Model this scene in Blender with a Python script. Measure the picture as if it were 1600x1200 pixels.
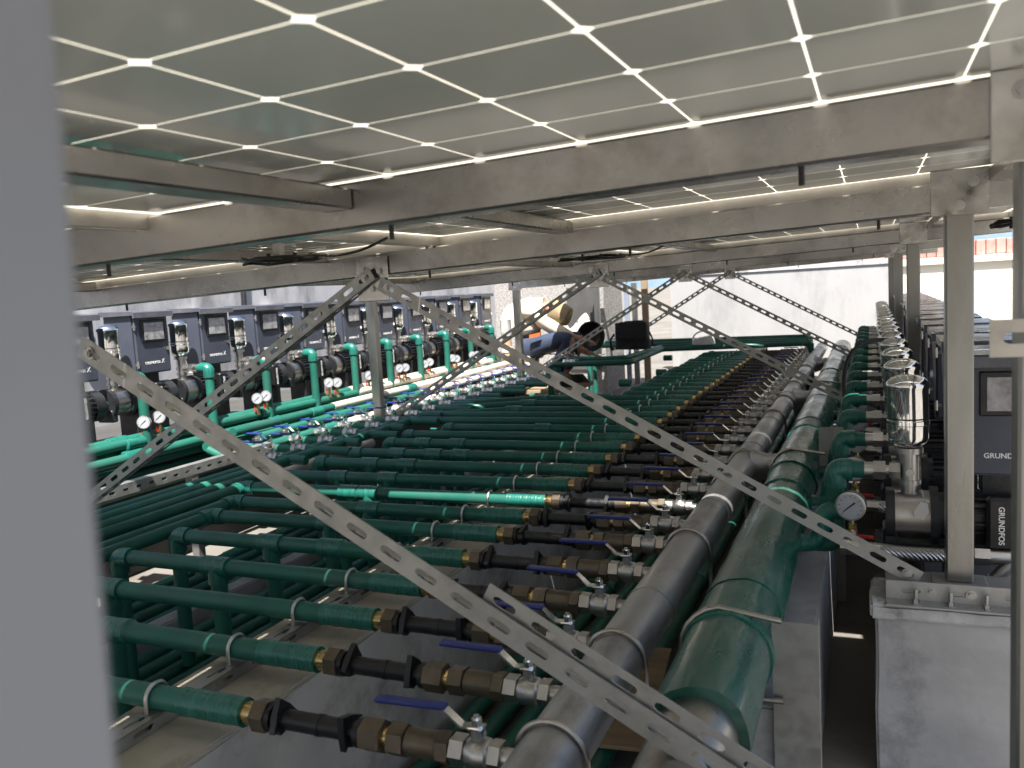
import bpy, bmesh, math, random
from math import sin, cos, pi, radians, atan2, sqrt
from mathutils import Vector, Matrix, Euler

random.seed(7)
for o in list(bpy.data.objects):
    bpy.data.objects.remove(o, do_unlink=True)
S = bpy.context.scene
COL = S.collection

# ------------------------------------------------------------------ camera
CAM_Z = 1.25
YAW, PITCH, ROLL = radians(-23.298), radians(-6.0955), radians(-3.3156)
fwd = Vector((sin(YAW) * cos(PITCH), cos(YAW) * cos(PITCH), sin(PITCH)))
r0 = Vector((cos(YAW), -sin(YAW), 0))
u0 = r0.cross(fwd)
rgt = cos(ROLL) * r0 + sin(ROLL) * u0
upv = -sin(ROLL) * r0 + cos(ROLL) * u0
cam_d = bpy.data.cameras.new('camera')
cam = bpy.data.objects.new('camera', cam_d)
COL.objects.link(cam)
M = Matrix((rgt, upv, -fwd)).transposed().to_4x4()
M.translation = Vector((0, 0, CAM_Z))
cam.matrix_world = M
cam_d.sensor_width = 36.0
cam_d.lens = 1316.4 / 1600 * 36.0
cam_d.clip_start = 0.02
cam_d.clip_end = 5000
cam_d.dof.use_dof = True
cam_d.dof.focus_distance = 2.6
cam_d.dof.aperture_fstop = 6.5
S.camera = cam

# ------------------------------------------------------------------ sky, sun, exposure
SUN_TRAVEL = Vector((-0.20, 0.50, -1.0)).normalized()
elev = math.asin(-SUN_TRAVEL.z)
W = bpy.data.worlds.new('World')
S.world = W
W.use_nodes = True
wn = W.node_tree
wn.nodes.clear()
wo = wn.nodes.new('ShaderNodeOutputWorld')
wb = wn.nodes.new('ShaderNodeBackground')
sk = wn.nodes.new('ShaderNodeTexSky')
sk.sky_type = 'NISHITA'
sk.sun_disc = False
sk.sun_elevation = elev
sk.sun_rotation = atan2(-SUN_TRAVEL.x, -SUN_TRAVEL.y)
sk.air_density = 1.0
sk.dust_density = 3.0
sk.altitude = 50
wb.inputs['Strength'].default_value = 0.065
wn.links.new(sk.outputs[0], wb.inputs['Color'])
wn.links.new(wb.outputs[0], wo.inputs['Surface'])
sd = bpy.data.lights.new('sun', 'SUN')
sd.energy = 5.0
sd.angle = radians(0.5)
sd.color = (1.0, 0.95, 0.88)
sun = bpy.data.objects.new('sun', sd)
COL.objects.link(sun)
sun.rotation_euler = SUN_TRAVEL.to_track_quat('-Z', 'Y').to_euler()
sun.location = (0, 0, 20)
S.view_settings.view_transform = 'Standard'
S.view_settings.look = 'None'
S.view_settings.gamma = 1.0
S.view_settings.use_curve_mapping = False
S.view_settings.exposure = 1.62
S.cycles.max_bounces = 6
S.cycles.diffuse_bounces = 3
S.cycles.glossy_bounces = 3
S.cycles.transmission_bounces = 3
S.cycles.caustics_reflective = False
S.cycles.caustics_refractive = False

# ------------------------------------------------------------------ materials
def mat(name, col, rough=0.5, metal=0.0, var=0.15, scale=6.0, bump=0.0, bscale=40.0, dirt=None, coat=0.0,
        stretch=(1, 1, 1), rvar=0.12, spec=0.5, tint=None, rnd=0.0):
    """Principled material with noise variation, optional dirt stains (colour, amount, scale) and bump."""
    m = bpy.data.materials.new(name)
    m.use_nodes = True
    nt = m.node_tree
    N, L = nt.nodes, nt.links
    b = N['Principled BSDF']
    tc = N.new('ShaderNodeTexCoord')
    oi = N.new('ShaderNodeObjectInfo')
    mul = N.new('ShaderNodeMath'); mul.operation = 'MULTIPLY'; mul.inputs[1].default_value = 17.0
    L.new(oi.outputs['Random'], mul.inputs[0])
    add = N.new('ShaderNodeVectorMath'); add.operation = 'ADD'
    L.new(tc.outputs['Object'], add.inputs[0]); L.new(mul.outputs[0], add.inputs[1])
    mp = N.new('ShaderNodeMapping'); mp.inputs['Scale'].default_value = stretch
    L.new(add.outputs[0], mp.inputs['Vector'])
    n1 = N.new('ShaderNodeTexNoise'); n1.inputs['Scale'].default_value = scale
    n1.inputs['Detail'].default_value = 6; n1.inputs['Roughness'].default_value = 0.6
    L.new(mp.outputs[0], n1.inputs['Vector'])
    cr = N.new('ShaderNodeValToRGB')
    c = Vector(col)
    lo = c * (1 - var); hi = c * (1 + var)
    if tint: hi = Vector(tint)
    cr.color_ramp.elements[0].position = 0.3; cr.color_ramp.elements[1].position = 0.72
    cr.color_ramp.elements[0].color = (*lo, 1); cr.color_ramp.elements[1].color = (*[min(1, v) for v in hi], 1)
    L.new(n1.outputs['Fac'], cr.inputs[0])
    out = cr.outputs[0]
    if dirt:
        dc, amt, ds = dirt
        n2 = N.new('ShaderNodeTexNoise'); n2.inputs['Scale'].default_value = ds
        n2.inputs['Detail'].default_value = 8; n2.inputs['Roughness'].default_value = 0.7
        L.new(mp.outputs[0], n2.inputs['Vector'])
        r2 = N.new('ShaderNodeValToRGB')
        r2.color_ramp.elements[0].position = 0.50; r2.color_ramp.elements[1].position = 0.68
        r2.color_ramp.elements[0].color = (0, 0, 0, 1); r2.color_ramp.elements[1].color = (amt, amt, amt, 1)
        L.new(n2.outputs['Fac'], r2.inputs[0])
        mx = N.new('ShaderNodeMixRGB'); mx.inputs[2].default_value = (*dc, 1)
        L.new(r2.outputs[0], mx.inputs[0]); L.new(out, mx.inputs[1])
        out = mx.outputs[0]
    if rnd:
        hs = N.new('ShaderNodeHueSaturation')
        mr0 = N.new('ShaderNodeMapRange'); mr0.inputs['To Min'].default_value = 1 - rnd; mr0.inputs['To Max'].default_value = 1 + rnd
        L.new(oi.outputs['Random'], mr0.inputs['Value']); L.new(mr0.outputs[0], hs.inputs['Value'])
        L.new(out, hs.inputs['Color']); out = hs.outputs[0]
    L.new(out, b.inputs['Base Color'])
    mr = N.new('ShaderNodeMapRange')
    mr.inputs['From Min'].default_value = 0.3; mr.inputs['From Max'].default_value = 0.7
    mr.inputs['To Min'].default_value = max(0.02, rough - rvar); mr.inputs['To Max'].default_value = min(1, rough + rvar)
    n3 = N.new('ShaderNodeTexNoise'); n3.inputs['Scale'].default_value = scale * 2.3; n3.inputs['Detail'].default_value = 5
    L.new(mp.outputs[0], n3.inputs['Vector']); L.new(n3.outputs['Fac'], mr.inputs['Value'])
    L.new(mr.outputs[0], b.inputs['Roughness'])
    b.inputs['Metallic'].default_value = metal
    b.inputs['Specular IOR Level'].default_value = spec
    b.inputs['Coat Weight'].default_value = coat
    b.inputs['Coat Roughness'].default_value = 0.08
    if bump:
        n4 = N.new('ShaderNodeTexNoise'); n4.inputs['Scale'].default_value = bscale; n4.inputs['Detail'].default_value = 6
        L.new(mp.outputs[0], n4.inputs['Vector'])
        bp = N.new('ShaderNodeBump'); bp.inputs['Strength'].default_value = bump; bp.inputs['Distance'].default_value = 0.004
        L.new(n4.outputs['Fac'], bp.inputs['Height']); L.new(bp.outputs[0], b.inputs['Normal'])
    return m

MT = {}
MT['green'] = mat('green_pipe_plastic', (0.016, 0.118, 0.088), 0.42, var=0.18, scale=5, dirt=((0.05, 0.09, 0.075), 0.35, 3.0), rnd=0.12, spec=0.38)
MT['tape'] = mat('green_wrapping_tape', (0.012, 0.130, 0.102), 0.33, var=0.25, scale=14, bump=0.8, bscale=22, stretch=(6, 1, 1), coat=0.15)
MT['wrap'] = mat('green_pipe_wrap', (0.011, 0.095, 0.070), 0.30, var=0.25, scale=5, bump=0.9, bscale=13, stretch=(1, .35, 1), dirt=((0.10, 0.17, 0.14), 0.5, 6.0), coat=0.25)
MT['steel'] = mat('stainless_steel', (0.42, 0.40, 0.375), 0.36, 1.0, var=0.12, scale=7, bump=0.08, bscale=60, dirt=((0.22, 0.19, 0.16), 0.55, 9.0))
MT['beam'] = mat('brushed_steel_beam', (0.40, 0.39, 0.375), 0.30, 1.0, var=0.16, scale=2.2, bump=0.05, bscale=120, dirt=((0.20, 0.18, 0.16), 0.6, 5.0))
MT['galv'] = mat('galvanised_steel', (0.42, 0.42, 0.41), 0.52, 0.85, var=0.14, scale=16, dirt=((0.16, 0.15, 0.14), 0.5, 8.0), bump=0.06, bscale=90)
MT['header'] = mat('dull_grey_pipe', (0.46, 0.46, 0.465), 0.42, 0.75, var=0.2, scale=6, bump=0.15, bscale=50, dirt=((0.10, 0.09, 0.085), 0.6, 7.0), stretch=(1, .4, 1))
MT['chrome'] = mat('polished_steel', (0.86, 0.86, 0.85), 0.07, 1.0, var=0.03, scale=9, rvar=0.03)
MT['nickel'] = mat('cast_nickel_valve', (0.47, 0.465, 0.455), 0.36, 1.0, var=0.08, scale=30, bump=0.04, bscale=160, rvar=0.06)
MT['bronze'] = mat('aged_bronze', (0.135, 0.110, 0.080), 0.45, 0.6, var=0.22, scale=26, bump=0.15, bscale=120)
MT['brass'] = mat('bright_brass', (0.52, 0.38, 0.17), 0.30, 1.0, var=0.15, scale=30)
MT['black'] = mat('black_plastic', (0.006, 0.0065, 0.008), 0.42, var=0.3, scale=20, bump=0.06, bscale=90)
MT['iron'] = mat('black_cast_iron', (0.016, 0.017, 0.020), 0.45, var=0.3, scale=18, bump=0.2, bscale=110)
MT['blue'] = mat('blue_vinyl_grip', (0.012, 0.026, 0.18), 0.38, var=0.15, scale=20)
MT['red'] = mat('red_lever', (0.42, 0.02, 0.015), 0.4, var=0.15, scale=20)
MT['cab'] = mat('grey_painted_cabinet', (0.050, 0.058, 0.082), 0.40, var=0.08, scale=5, bump=0.05, bscale=220, dirt=((0.09, 0.09, 0.10), 0.35, 5.0))
MT['lid'] = mat('grey_painted_lid', (0.075, 0.08, 0.10), 0.2, var=0.1, scale=5, dirt=((0.16, 0.16, 0.17), 0.5, 4.0))
MT['screen'] = mat('film_covered_screen', (0.26, 0.26, 0.27), 0.16, var=0.55, scale=28, bump=0.5, bscale=35, spec=0.8)
MT['white'] = mat('white_print', (0.8, 0.8, 0.8), 0.5, var=0.03)
MT['ink'] = mat('black_print', (0.02, 0.02, 0.02), 0.5, var=0.03)
MT['concrete'] = mat('concrete', (0.42, 0.42, 0.425), 0.85, var=0.22, scale=3.2, bump=0.35, bscale=35, dirt=((0.14, 0.135, 0.13), 0.7, 4.0), spec=0.25)
MT['mortar'] = mat('pale_mortar', (0.50, 0.50, 0.51), 0.9, var=0.25, scale=9, bump=0.6, bscale=45, dirt=((0.16, 0.155, 0.15), 0.8, 14.0), spec=0.2)
MT['screed'] = mat('beige_screed', (0.43, 0.405, 0.34), 0.85, var=0.18, scale=4, bump=0.3, bscale=40, dirt=((0.17, 0.155, 0.13), 0.7, 5.0), spec=0.25)
MT['floor'] = mat('dusty_concrete_floor', (0.175, 0.165, 0.15), 0.9, var=0.25, scale=1.2, bump=0.35, bscale=26, dirt=((0.13, 0.11, 0.09), 0.75, 2.2), spec=0.2)
MT['pedestal'] = mat('dark_painted_concrete', (0.055, 0.055, 0.054), 0.75, var=0.25, scale=3, bump=0.25, bscale=30, dirt=((0.12, 0.115, 0.11), 0.4, 3.5))
MT['wallp'] = mat('painted_wall', (0.33, 0.33, 0.335), 0.8, var=0.10, scale=2.0, bump=0.2, bscale=20, dirt=((0.20, 0.20, 0.20), 0.6, 2.6), stretch=(1, 1, .35))
MT['wallg'] = mat('weathered_wall', (0.40, 0.40, 0.42), 0.85, var=0.2, scale=2.2, bump=0.3, bscale=25, dirt=((0.10, 0.10, 0.10), 0.8, 2.3), stretch=(1, 1, .4))
MT['rough'] = mat('pebbledash', (0.30, 0.29, 0.28), 0.9, var=0.65, scale=55, bump=0.9, bscale=70)
MT['cream'] = mat('cream_plaster', (0.72, 0.68, 0.58), 0.8, var=0.05, scale=2, bump=0.1, bscale=30)
MT['brick'] = mat('red_brick', (0.40, 0.21, 0.18), 0.8, var=0.2, scale=12, bump=0.3, bscale=50, rnd=0.18)
MT['hill'] = mat('haze_tinted_hill', (0.10, 0.15, 0.20), 1.0, var=0.3, scale=0.02)  # blue of the distant haze is painted into the forest colour
MT['denim'] = mat('blue_denim', (0.028, 0.043, 0.082), 0.85, var=0.35, scale=9, bump=0.4, bscale=60)
MT['shirt'] = mat('cream_shirt', (0.66, 0.60, 0.47), 0.85, var=0.12, scale=7, bump=1.0, bscale=9, stretch=(2, 1, .6))
MT['hat'] = mat('tan_hat', (0.35, 0.27, 0.16), 0.9, var=0.2, scale=16, bump=0.4, bscale=60)
MT['skin'] = mat('skin', (0.38, 0.21, 0.14), 0.55, var=0.08, scale=10)
MT['hair'] = mat('dark_hair', (0.012, 0.010, 0.009), 0.5, var=0.2, scale=40)
MT['bag'] = mat('black_nylon', (0.012, 0.012, 0.014), 0.75, var=0.35, scale=12, bump=0.6, bscale=22)
MT['whiteplastic'] = mat('white_plastic', (0.72, 0.71, 0.69), 0.5, var=0.06, scale=6)
MT['card'] = mat('cardboard', (0.42, 0.27, 0.18), 0.85, var=0.12, scale=10)
MT['orange'] = mat('orange_plastic', (0.7, 0.14, 0.03), 0.5, var=0.1)
MT['wood'] = mat('bare_plywood', (0.30, 0.22, 0.14), 0.8, var=0.25, scale=4, stretch=(1, 6, 1))
MT['cable'] = mat('black_cable', (0.012, 0.012, 0.012), 0.45, var=0.2)
MT['frame'] = mat('aluminium_frame', (0.48, 0.46, 0.43), 0.42, 0.9, var=0.1, scale=4, dirt=((0.2, 0.18, 0.16), 0.4, 6.0))
MT['cell'] = mat('solar_cell_rear', (0.64, 0.68, 0.65), 0.20, 0.0, var=0.08, scale=2.0, rvar=0.06, spec=0.6, coat=0.45)
MT['post'] = mat('steel_post', (0.32, 0.32, 0.305), 0.38, 1.0, var=0.14, scale=4, bump=0.05, bscale=90, dirt=((0.24, 0.21, 0.18), 0.55, 6.0), stretch=(1, 1, .3))
MT['nearpost'] = mat('grey_painted_post', (0.30, 0.32, 0.375), 0.5, 0.2, var=0.06, scale=3)
MT['bluebox'] = mat('blue_box', (0.06, 0.25, 0.36), 0.5, var=0.1)
MT['plate'] = mat('shiny_bracket_steel', (0.52, 0.51, 0.49), 0.2, 1.0, var=0.1, scale=10, bump=0.15, bscale=12, dirt=((0.25, 0.23, 0.2), 0.4, 9.0))
MT['paleblue'] = mat('pale_blue_metal', (0.30, 0.36, 0.45), 0.5, 0.3, var=0.1)
MT['palepipe'] = mat('pale_bare_pipe', (0.55, 0.50, 0.43), 0.5, var=0.1, scale=8)
MT['dial'] = mat('gauge_dial', (0.40, 0.42, 0.46), 0.25, var=0.04, coat=0.6)

# light-passing rear sheet of the solar panels
m = bpy.data.materials.new('translucent_panel_sheet'); m.use_nodes = True
nt = m.node_tree; nt.nodes.clear()
o_ = nt.nodes.new('ShaderNodeOutputMaterial'); a_ = nt.nodes.new('ShaderNodeBsdfTranslucent'); d_ = nt.nodes.new('ShaderNodeBsdfDiffuse')
x_ = nt.nodes.new('ShaderNodeMixShader'); x_.inputs[0].default_value = 0.3
a_.inputs[0].default_value = (0.58, 0.54, 0.45, 1); d_.inputs[0].default_value = (0.7, 0.67, 0.6, 1)
nt.links.new(a_.outputs[0], x_.inputs[1]); nt.links.new(d_.outputs[0], x_.inputs[2]); nt.links.new(x_.outputs[0], o_.inputs[0])
MT['sheet'] = m
# clear plastic
m = bpy.data.materials.new('clear_plastic'); m.use_nodes = True
b = m.node_tree.nodes['Principled BSDF']
b.inputs['Base Color'].default_value = (0.9, 0.93, 0.95, 1); b.inputs['Transmission Weight'].default_value = 0.7
b.inputs['Roughness'].default_value = 0.15; b.inputs['IOR'].default_value = 1.2
MT['clear'] = m
# braided hose
m = bpy.data.materials.new('braided_steel_hose'); m.use_nodes = True
nt = m.node_tree; b = nt.nodes['Principled BSDF']; b.inputs['Metallic'].default_value = 1; b.inputs['Roughness'].default_value = 0.3
b.inputs['Base Color'].default_value = (0.62, 0.62, 0.62, 1)
tc = nt.nodes.new('ShaderNodeTexCoord'); wv = nt.nodes.new('ShaderNodeTexWave'); wv.inputs['Scale'].default_value = 55; wv.bands_direction = 'DIAGONAL'
wv2 = nt.nodes.new('ShaderNodeTexChecker'); wv2.inputs['Scale'].default_value = 190
bp = nt.nodes.new('ShaderNodeBump'); bp.inputs['Strength'].default_value = 0.8; bp.inputs['Distance'].default_value = 0.003
nt.links.new(tc.outputs['Object'], wv.inputs['Vector']); nt.links.new(wv.outputs['Fac'], bp.inputs['Height']); nt.links.new(bp.outputs[0], b.inputs['Normal'])
MT['braid'] = m

# ------------------------------------------------------------------ mesh helpers
def frame_of(d):
    d = d.normalized()
    a = Vector((0, 0, 1)) if abs(d.z) < 0.9 else Vector((0, 1, 0))
    u = d.cross(a).normalized()
    return u, u.cross(d).normalized()

class MB:
    def __init__(s):
        s.v = []; s.f = []
    def add(s, vs, fs, mx=None):
        b = len(s.v)
        s.v += [tuple(mx @ Vector(v)) if mx else tuple(v) for v in vs]
        s.f += [tuple(b + i for i in f) for f in fs]
        return s
    def box(s, lo, hi, mx=None):
        (x0, y0, z0), (x1, y1, z1) = lo, hi
        return s.add([(x0, y0, z0), (x1, y0, z0), (x1, y1, z0), (x0, y1, z0), (x0, y0, z1), (x1, y0, z1), (x1, y1, z1), (x0, y1, z1)],
                     [(0, 3, 2, 1), (4, 5, 6, 7), (0, 1, 5, 4), (1, 2, 6, 5), (2, 3, 7, 6), (3, 0, 4, 7)], mx)
    def bbox(s, lo, hi, b=0.004, mx=None):
        """box with chamfered vertical+horizontal edges (simple bevel through bmesh)"""
        bm = bmesh.new()
        c = [(l + h) / 2 for l, h in zip(lo, hi)]
        bmesh.ops.create_cube(bm, size=1)
        for v in bm.verts:
            v.co = Vector((c[0] + v.co.x * (hi[0] - lo[0]), c[1] + v.co.y * (hi[1] - lo[1]), c[2] + v.co.z * (hi[2] - lo[2])))
        bmesh.ops.bevel(bm, geom=bm.edges[:], offset=b, segments=1, affect='EDGES')
        bm.verts.index_update()
        s.add([v.co.copy() for v in bm.verts], [[v.index for v in f.verts] for f in bm.faces], mx)
        bm.free(); return s
    def cyl(s, a, b, r, r2=None, n=16, caps=True):
        a = Vector(a); b = Vector(b); r2 = r if r2 is None else r2
        u, w = frame_of(b - a)
        vs = []
        for p, q in ((a, r), (b, r2)):
            for i in range(n):
                t = 2 * pi * i / n
                vs.append(p + q * (cos(t) * u + sin(t) * w))
        fs = [(i, (i + 1) % n, n + (i + 1) % n, n + i) for i in range(n)]
        if caps: fs += [tuple(range(n - 1, -1, -1)), tuple(range(n, 2 * n))]
        return s.add(vs, fs)
    def rev(s, a, d, prof, n=16):
        """revolve profile [(t, r)...] around axis from point a along direction d"""
        a = Vector(a); d = Vector(d).normalized(); u, w = frame_of(d)
        vs = []; fs = []
        for t, r in prof:
            for i in range(n):
                th = 2 * pi * i / n
                vs.append(a + d * t + max(r, 1e-5) * (cos(th) * u + sin(th) * w))
        for k in range(len(prof) - 1):
            for i in range(n):
                fs.append((k * n + i, k * n + (i + 1) % n, (k + 1) * n + (i + 1) % n, (k + 1) * n + i))
        fs.append(tuple(range(n - 1, -1, -1))); fs.append(tuple(range((len(prof) - 1) * n, len(prof) * n)))
        return s.add(vs, fs)
    def tube(s, pts, r, n=14, bend=0.0, seg=5, caps=True):
        pts = [Vector(p) for p in pts]
        if bend > 0 and len(pts) > 2:
            out = [pts[0]]
            for i in range(1, len(pts) - 1):
                p, q, t = pts[i - 1], pts[i], pts[i + 1]
                d1 = (p - q); d2 = (t - q)
                b_ = min(bend, d1.length * .49, d2.length * .49)
                A = q + d1.normalized() * b_; B = q + d2.normalized() * b_
                for k in range(seg + 1):
                    f = k / seg
                    out.append((1 - f) ** 2 * A + 2 * f * (1 - f) * q + f * f * B)
            out.append(pts[-1]); pts = out
        u, w = frame_of(pts[1] - pts[0])
        vs = []; fs = []
        for i, p in enumerate(pts):
            d = (pts[min(i + 1, len(pts) - 1)] - pts[max(i - 1, 0)]).normalized()
            u = (u - d * u.dot(d)).normalized(); w = d.cross(u)
            rr = r[i] if isinstance(r, (list, tuple)) else r
            for k in range(n):
                t = 2 * pi * k / n
                vs.append(p + rr * (cos(t) * u + sin(t) * w))
        for i in range(len(pts) - 1):
            for k in range(n):
                fs.append((i * n + k, i * n + (k + 1) % n, (i + 1) * n + (k + 1) % n, (i + 1) * n + k))
        if caps: fs += [tuple(range(n - 1, -1, -1)), tuple(range((len(pts) - 1) * n, len(pts) * n))]
        return s.add(vs, fs)
    def hexn(s, a, b, r):
        return s.cyl(a, b, r, n=6)
    def prism(s, poly, axis, t0, t1, mx=None):
        """extrude a 2D polygon; axis 'x': poly=(y,z), 'y': poly=(x,z), 'z': poly=(x,y)"""
        f = {'x': lambda p, t: (t, p[0], p[1]), 'y': lambda p, t: (p[0], t, p[1]), 'z': lambda p, t: (p[0], p[1], t)}[axis]
        n = len(poly)
        vs = [f(p, t0) for p in poly] + [f(p, t1) for p in poly]
        fs = [tuple(range(n - 1, -1, -1)), tuple(range(n, 2 * n))] + [(i, (i + 1) % n, n + (i + 1) % n, n + i) for i in range(n)]
        return s.add(vs, fs, mx)
    def mesh(s, name, m, smooth=29):
        me = bpy.data.meshes.new(name)
        me.from_pydata(s.v, [], s.f)
        bm = bmesh.new(); bm.from_mesh(me)
        bmesh.ops.recalc_face_normals(bm, faces=bm.faces)
        bm.to_mesh(me); bm.free()
        me.materials.append(MT[m])
        if smooth:
            for p in me.polygons: p.use_smooth = True
            me.set_sharp_from_angle(angle=radians(smooth))
        me.update()
        return me
    def obj(s, name, m, parent=None, smooth=29):
        return link(name, s.mesh(name, m, smooth), parent)

def link(name, me, parent=None, loc=None, rot=None):
    o = bpy.data.objects.new(name, me); COL.objects.link(o)
    if parent: o.parent = parent
    if loc is not None: o.location = loc
    if rot is not None: o.rotation_euler = rot
    return o

def tag(o, label, cat, group=None, kind=None):
    if label: o['label'] = label
    if cat: o['category'] = cat
    if group: o['group'] = group
    if kind: o['kind'] = kind
    return o

def empty(name, loc, label, cat, group=None, rot=None):
    o = link(name, None, None, loc, rot); o.empty_display_size = 0.05
    return tag(o, label, cat, group)

def copy_tree(o, parent=None):
    c = o.copy(); COL.objects.link(c); c.parent = parent
    for ch in o.children: copy_tree(ch, c)
    return c

ORD = ['first', 'second', 'third', 'fourth', 'fifth', 'sixth', 'seventh', 'eighth', 'ninth', 'tenth', 'eleventh', 'twelfth',
       'thirteenth', 'fourteenth', 'fifteenth', 'sixteenth', 'seventeenth', 'eighteenth', 'nineteenth', 'twentieth', 'twenty-first',
       'twenty-second', 'twenty-third', 'twenty-fourth', 'twenty-fifth', 'twenty-sixth', 'twenty-seventh', 'twenty-eighth', 'twenty-ninth',
       'thirtieth', 'thirty-first', 'thirty-second', 'thirty-third', 'thirty-fourth', 'thirty-fifth', 'thirty-sixth', 'thirty-seventh']

def slot_plate(mb, L, w, t, pitch, sl, sw, mx, w0=0.0, off=None):
    """flat bar along local X (0..L), local Z from w0..w0+w, thickness t in local Y, with real rounded slots"""
    n = max(1, int(round(L / pitch))); p = L / n; k = 4
    for i in range(n):
        x0 = i * p; cx = x0 + p / 2; cz = w0 + w / 2
        hole = []; r = sw / 2; h = sl / 2 - r
        for j in range(k + 1):
            a = -pi / 2 + pi * j / k; hole.append((cx + h + r * cos(a), cz + r * sin(a)))
        for j in range(k + 1):
            a = pi / 2 + pi * j / k; hole.append((cx - h + r * cos(a), cz + r * sin(a)))
        outer = []
        for (x, z) in hole:
            dx, dz = x - cx, z - cz
            # project onto cell rectangle
            sx = (p / 2) / abs(dx) if abs(dx) > 1e-9 else 1e9
            sz = (w / 2) / abs(dz) if abs(dz) > 1e-9 else 1e9
            q = min(sx, sz); outer.append((cx + dx * q, cz + dz * q))
        # snap the outer ring to include the corners
        m = len(hole)
        for (ccx, ccz) in ((x0, w0), (x0 + p, w0), (x0 + p, w0 + w), (x0, w0 + w)):
            j = min(range(m), key=lambda q: (outer[q][0] - ccx) ** 2 + (outer[q][1] - ccz) ** 2)
            outer[j] = (ccx, ccz)
        vs = []
        for y in (0, t):
            vs += [(x, y, z) for x, z in hole] + [(x, y, z) for x, z in outer]
        fs = []
        for j in range(m):
            j2 = (j + 1) % m
            fs.append((j, j2, m + j2, m + j))
            fs.append((2 * m + j, 3 * m + j, 3 * m + j2, 2 * m + j2))
            fs.append((j, 2 * m + j, 2 * m + j2, j2))
        mb.add(vs, fs, mx)
    mb.add([(0, 0, w0), (L, 0, w0), (L, t, w0), (0, t, w0)], [(0, 1, 2, 3)], mx)
    mb.add([(0, 0, w0 + w), (L, 0, w0 + w), (L, t, w0 + w), (0, t, w0 + w)], [(0, 3, 2, 1)], mx)
    mb.add([(0, 0, w0), (0, t, w0), (0, t, w0 + w), (0, 0, w0 + w)], [(0, 1, 2, 3)], mx)
    mb.add([(L, 0, w0), (L, t, w0), (L, t, w0 + w), (L, 0, w0 + w)], [(0, 3, 2, 1)], mx)

def bolt_mesh(r=0.008, h=0.006, stud=0.0):
    mb = MB(); mb.cyl((0, 0, 0), (0, 0, 0.0015), r * 1.5, n=14); mb.hexn((0, 0, 0.0015), (0, 0, 0.0015 + h), r)
    mb.cyl((0, 0, 0.0015 + h), (0, 0, 0.003 + h + stud), r * 0.55, n=10)
    return mb.mesh('bolt', 'nickel')
BOLT = bolt_mesh(); ANCHOR = bolt_mesh(0.009, 0.008, 0.022)
TOY = Euler((pi / 2, 0, 0))        # bolt axis pointing towards -Y

def roof_z(x, y):
    return 1.469 + 0.034 * x + 0.003 * (y - 1.15)

# ================================================================== SETTING
def structure(name, mb, m, smooth=0, parent=None):
    o = mb.obj(name, m, parent, smooth); o['kind'] = 'structure'; return o

mb = MB(); mb.add([(-800, -800, 0), (800, -800, 0), (800, 800, 0), (-800, 800, 0)], [(0, 1, 2, 3)])
structure('floor', mb, 'floor')

def displaced_box(lo, hi, step, amp, name, m, seed=0):
    """box with subdivided, slightly uneven faces so that edges look cast, not cut"""
    bm = bmesh.new(); bmesh.ops.create_cube(bm, size=1)
    for v in bm.verts:
        v.co = Vector([(l + h) / 2 + c * (h - l) for l, h, c in zip(lo, hi, v.co)])
    bmesh.ops.bevel(bm, geom=bm.edges[:], offset=0.006, segments=2, affect='EDGES')
    for ax in range(3):
        n = int((hi[ax] - lo[ax]) / step)
        for i in range(1, n):
            c = [0, 0, 0]; c[ax] = lo[ax] + (hi[ax] - lo[ax]) * i / n; nn = [0, 0, 0]; nn[ax] = 1
            bmesh.ops.bisect_plane(bm, geom=bm.verts[:] + bm.edges[:] + bm.faces[:], plane_co=c, plane_no=nn)
    from mathutils import noise
    for v in bm.verts:
        d = noise.noise_vector(v.co * 9 + Vector((seed, 0, 0))); v.co += d * amp
    me = bpy.data.meshes.new(name); bm.to_mesh(me); bm.free(); me.materials.append(MT[m])
    return me

# concrete kerbs the pipe rails stand on
o = link('concrete_kerb', displaced_box((-1.42, 0.3, 0), (-1.14, 10.4, 0.44), 0.16, 0.003, 'concrete_kerb', 'concrete'))
tag(o, 'long grey concrete kerb under the pipe rail, left side of the trench', 'kerb')
o = link('concrete_kerb', displaced_box((-0.37, 1.69, 0), (-0.135, 10.4, 0.385), 0.16, 0.003, 'concrete_kerb', 'concrete', 5))
tag(o, 'long pale concrete kerb beneath the big green wrapped pipe', 'kerb')
o = link('concrete_strip', displaced_box((-2.54, 1.2, 0), (-2.46, 7.0, 0.09), 0.2, 0.003, 'concrete_strip', 'concrete', 9))
tag(o, 'low concrete strip between the two rows of floor pipes', 'kerb')
o = link('pump_plinth', displaced_box((-4.15, 1.2, 0), (-3.305, 8.0, 0.62), 0.2, 0.003, 'pump_plinth', 'pedestal', 3))
tag(o, 'dark grey plinth carrying the left row of pumps', 'plinth')
o = link('pump_plinth', displaced_box((0.13, 2.36, 0), (0.85, 9.3, 0.38), 0.2, 0.003, 'pump_plinth', 'pedestal', 4))
tag(o, 'dark plinth carrying the right row of pumps', 'plinth')

o = link('kerb_screed', displaced_box((-1.418, .302, .43), (-1.143, 10.39, .4445), .1, .0022, 'kerb_screed', 'screed', 21), next(q for q in COL.objects if q.name == 'concrete_kerb'))
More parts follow.
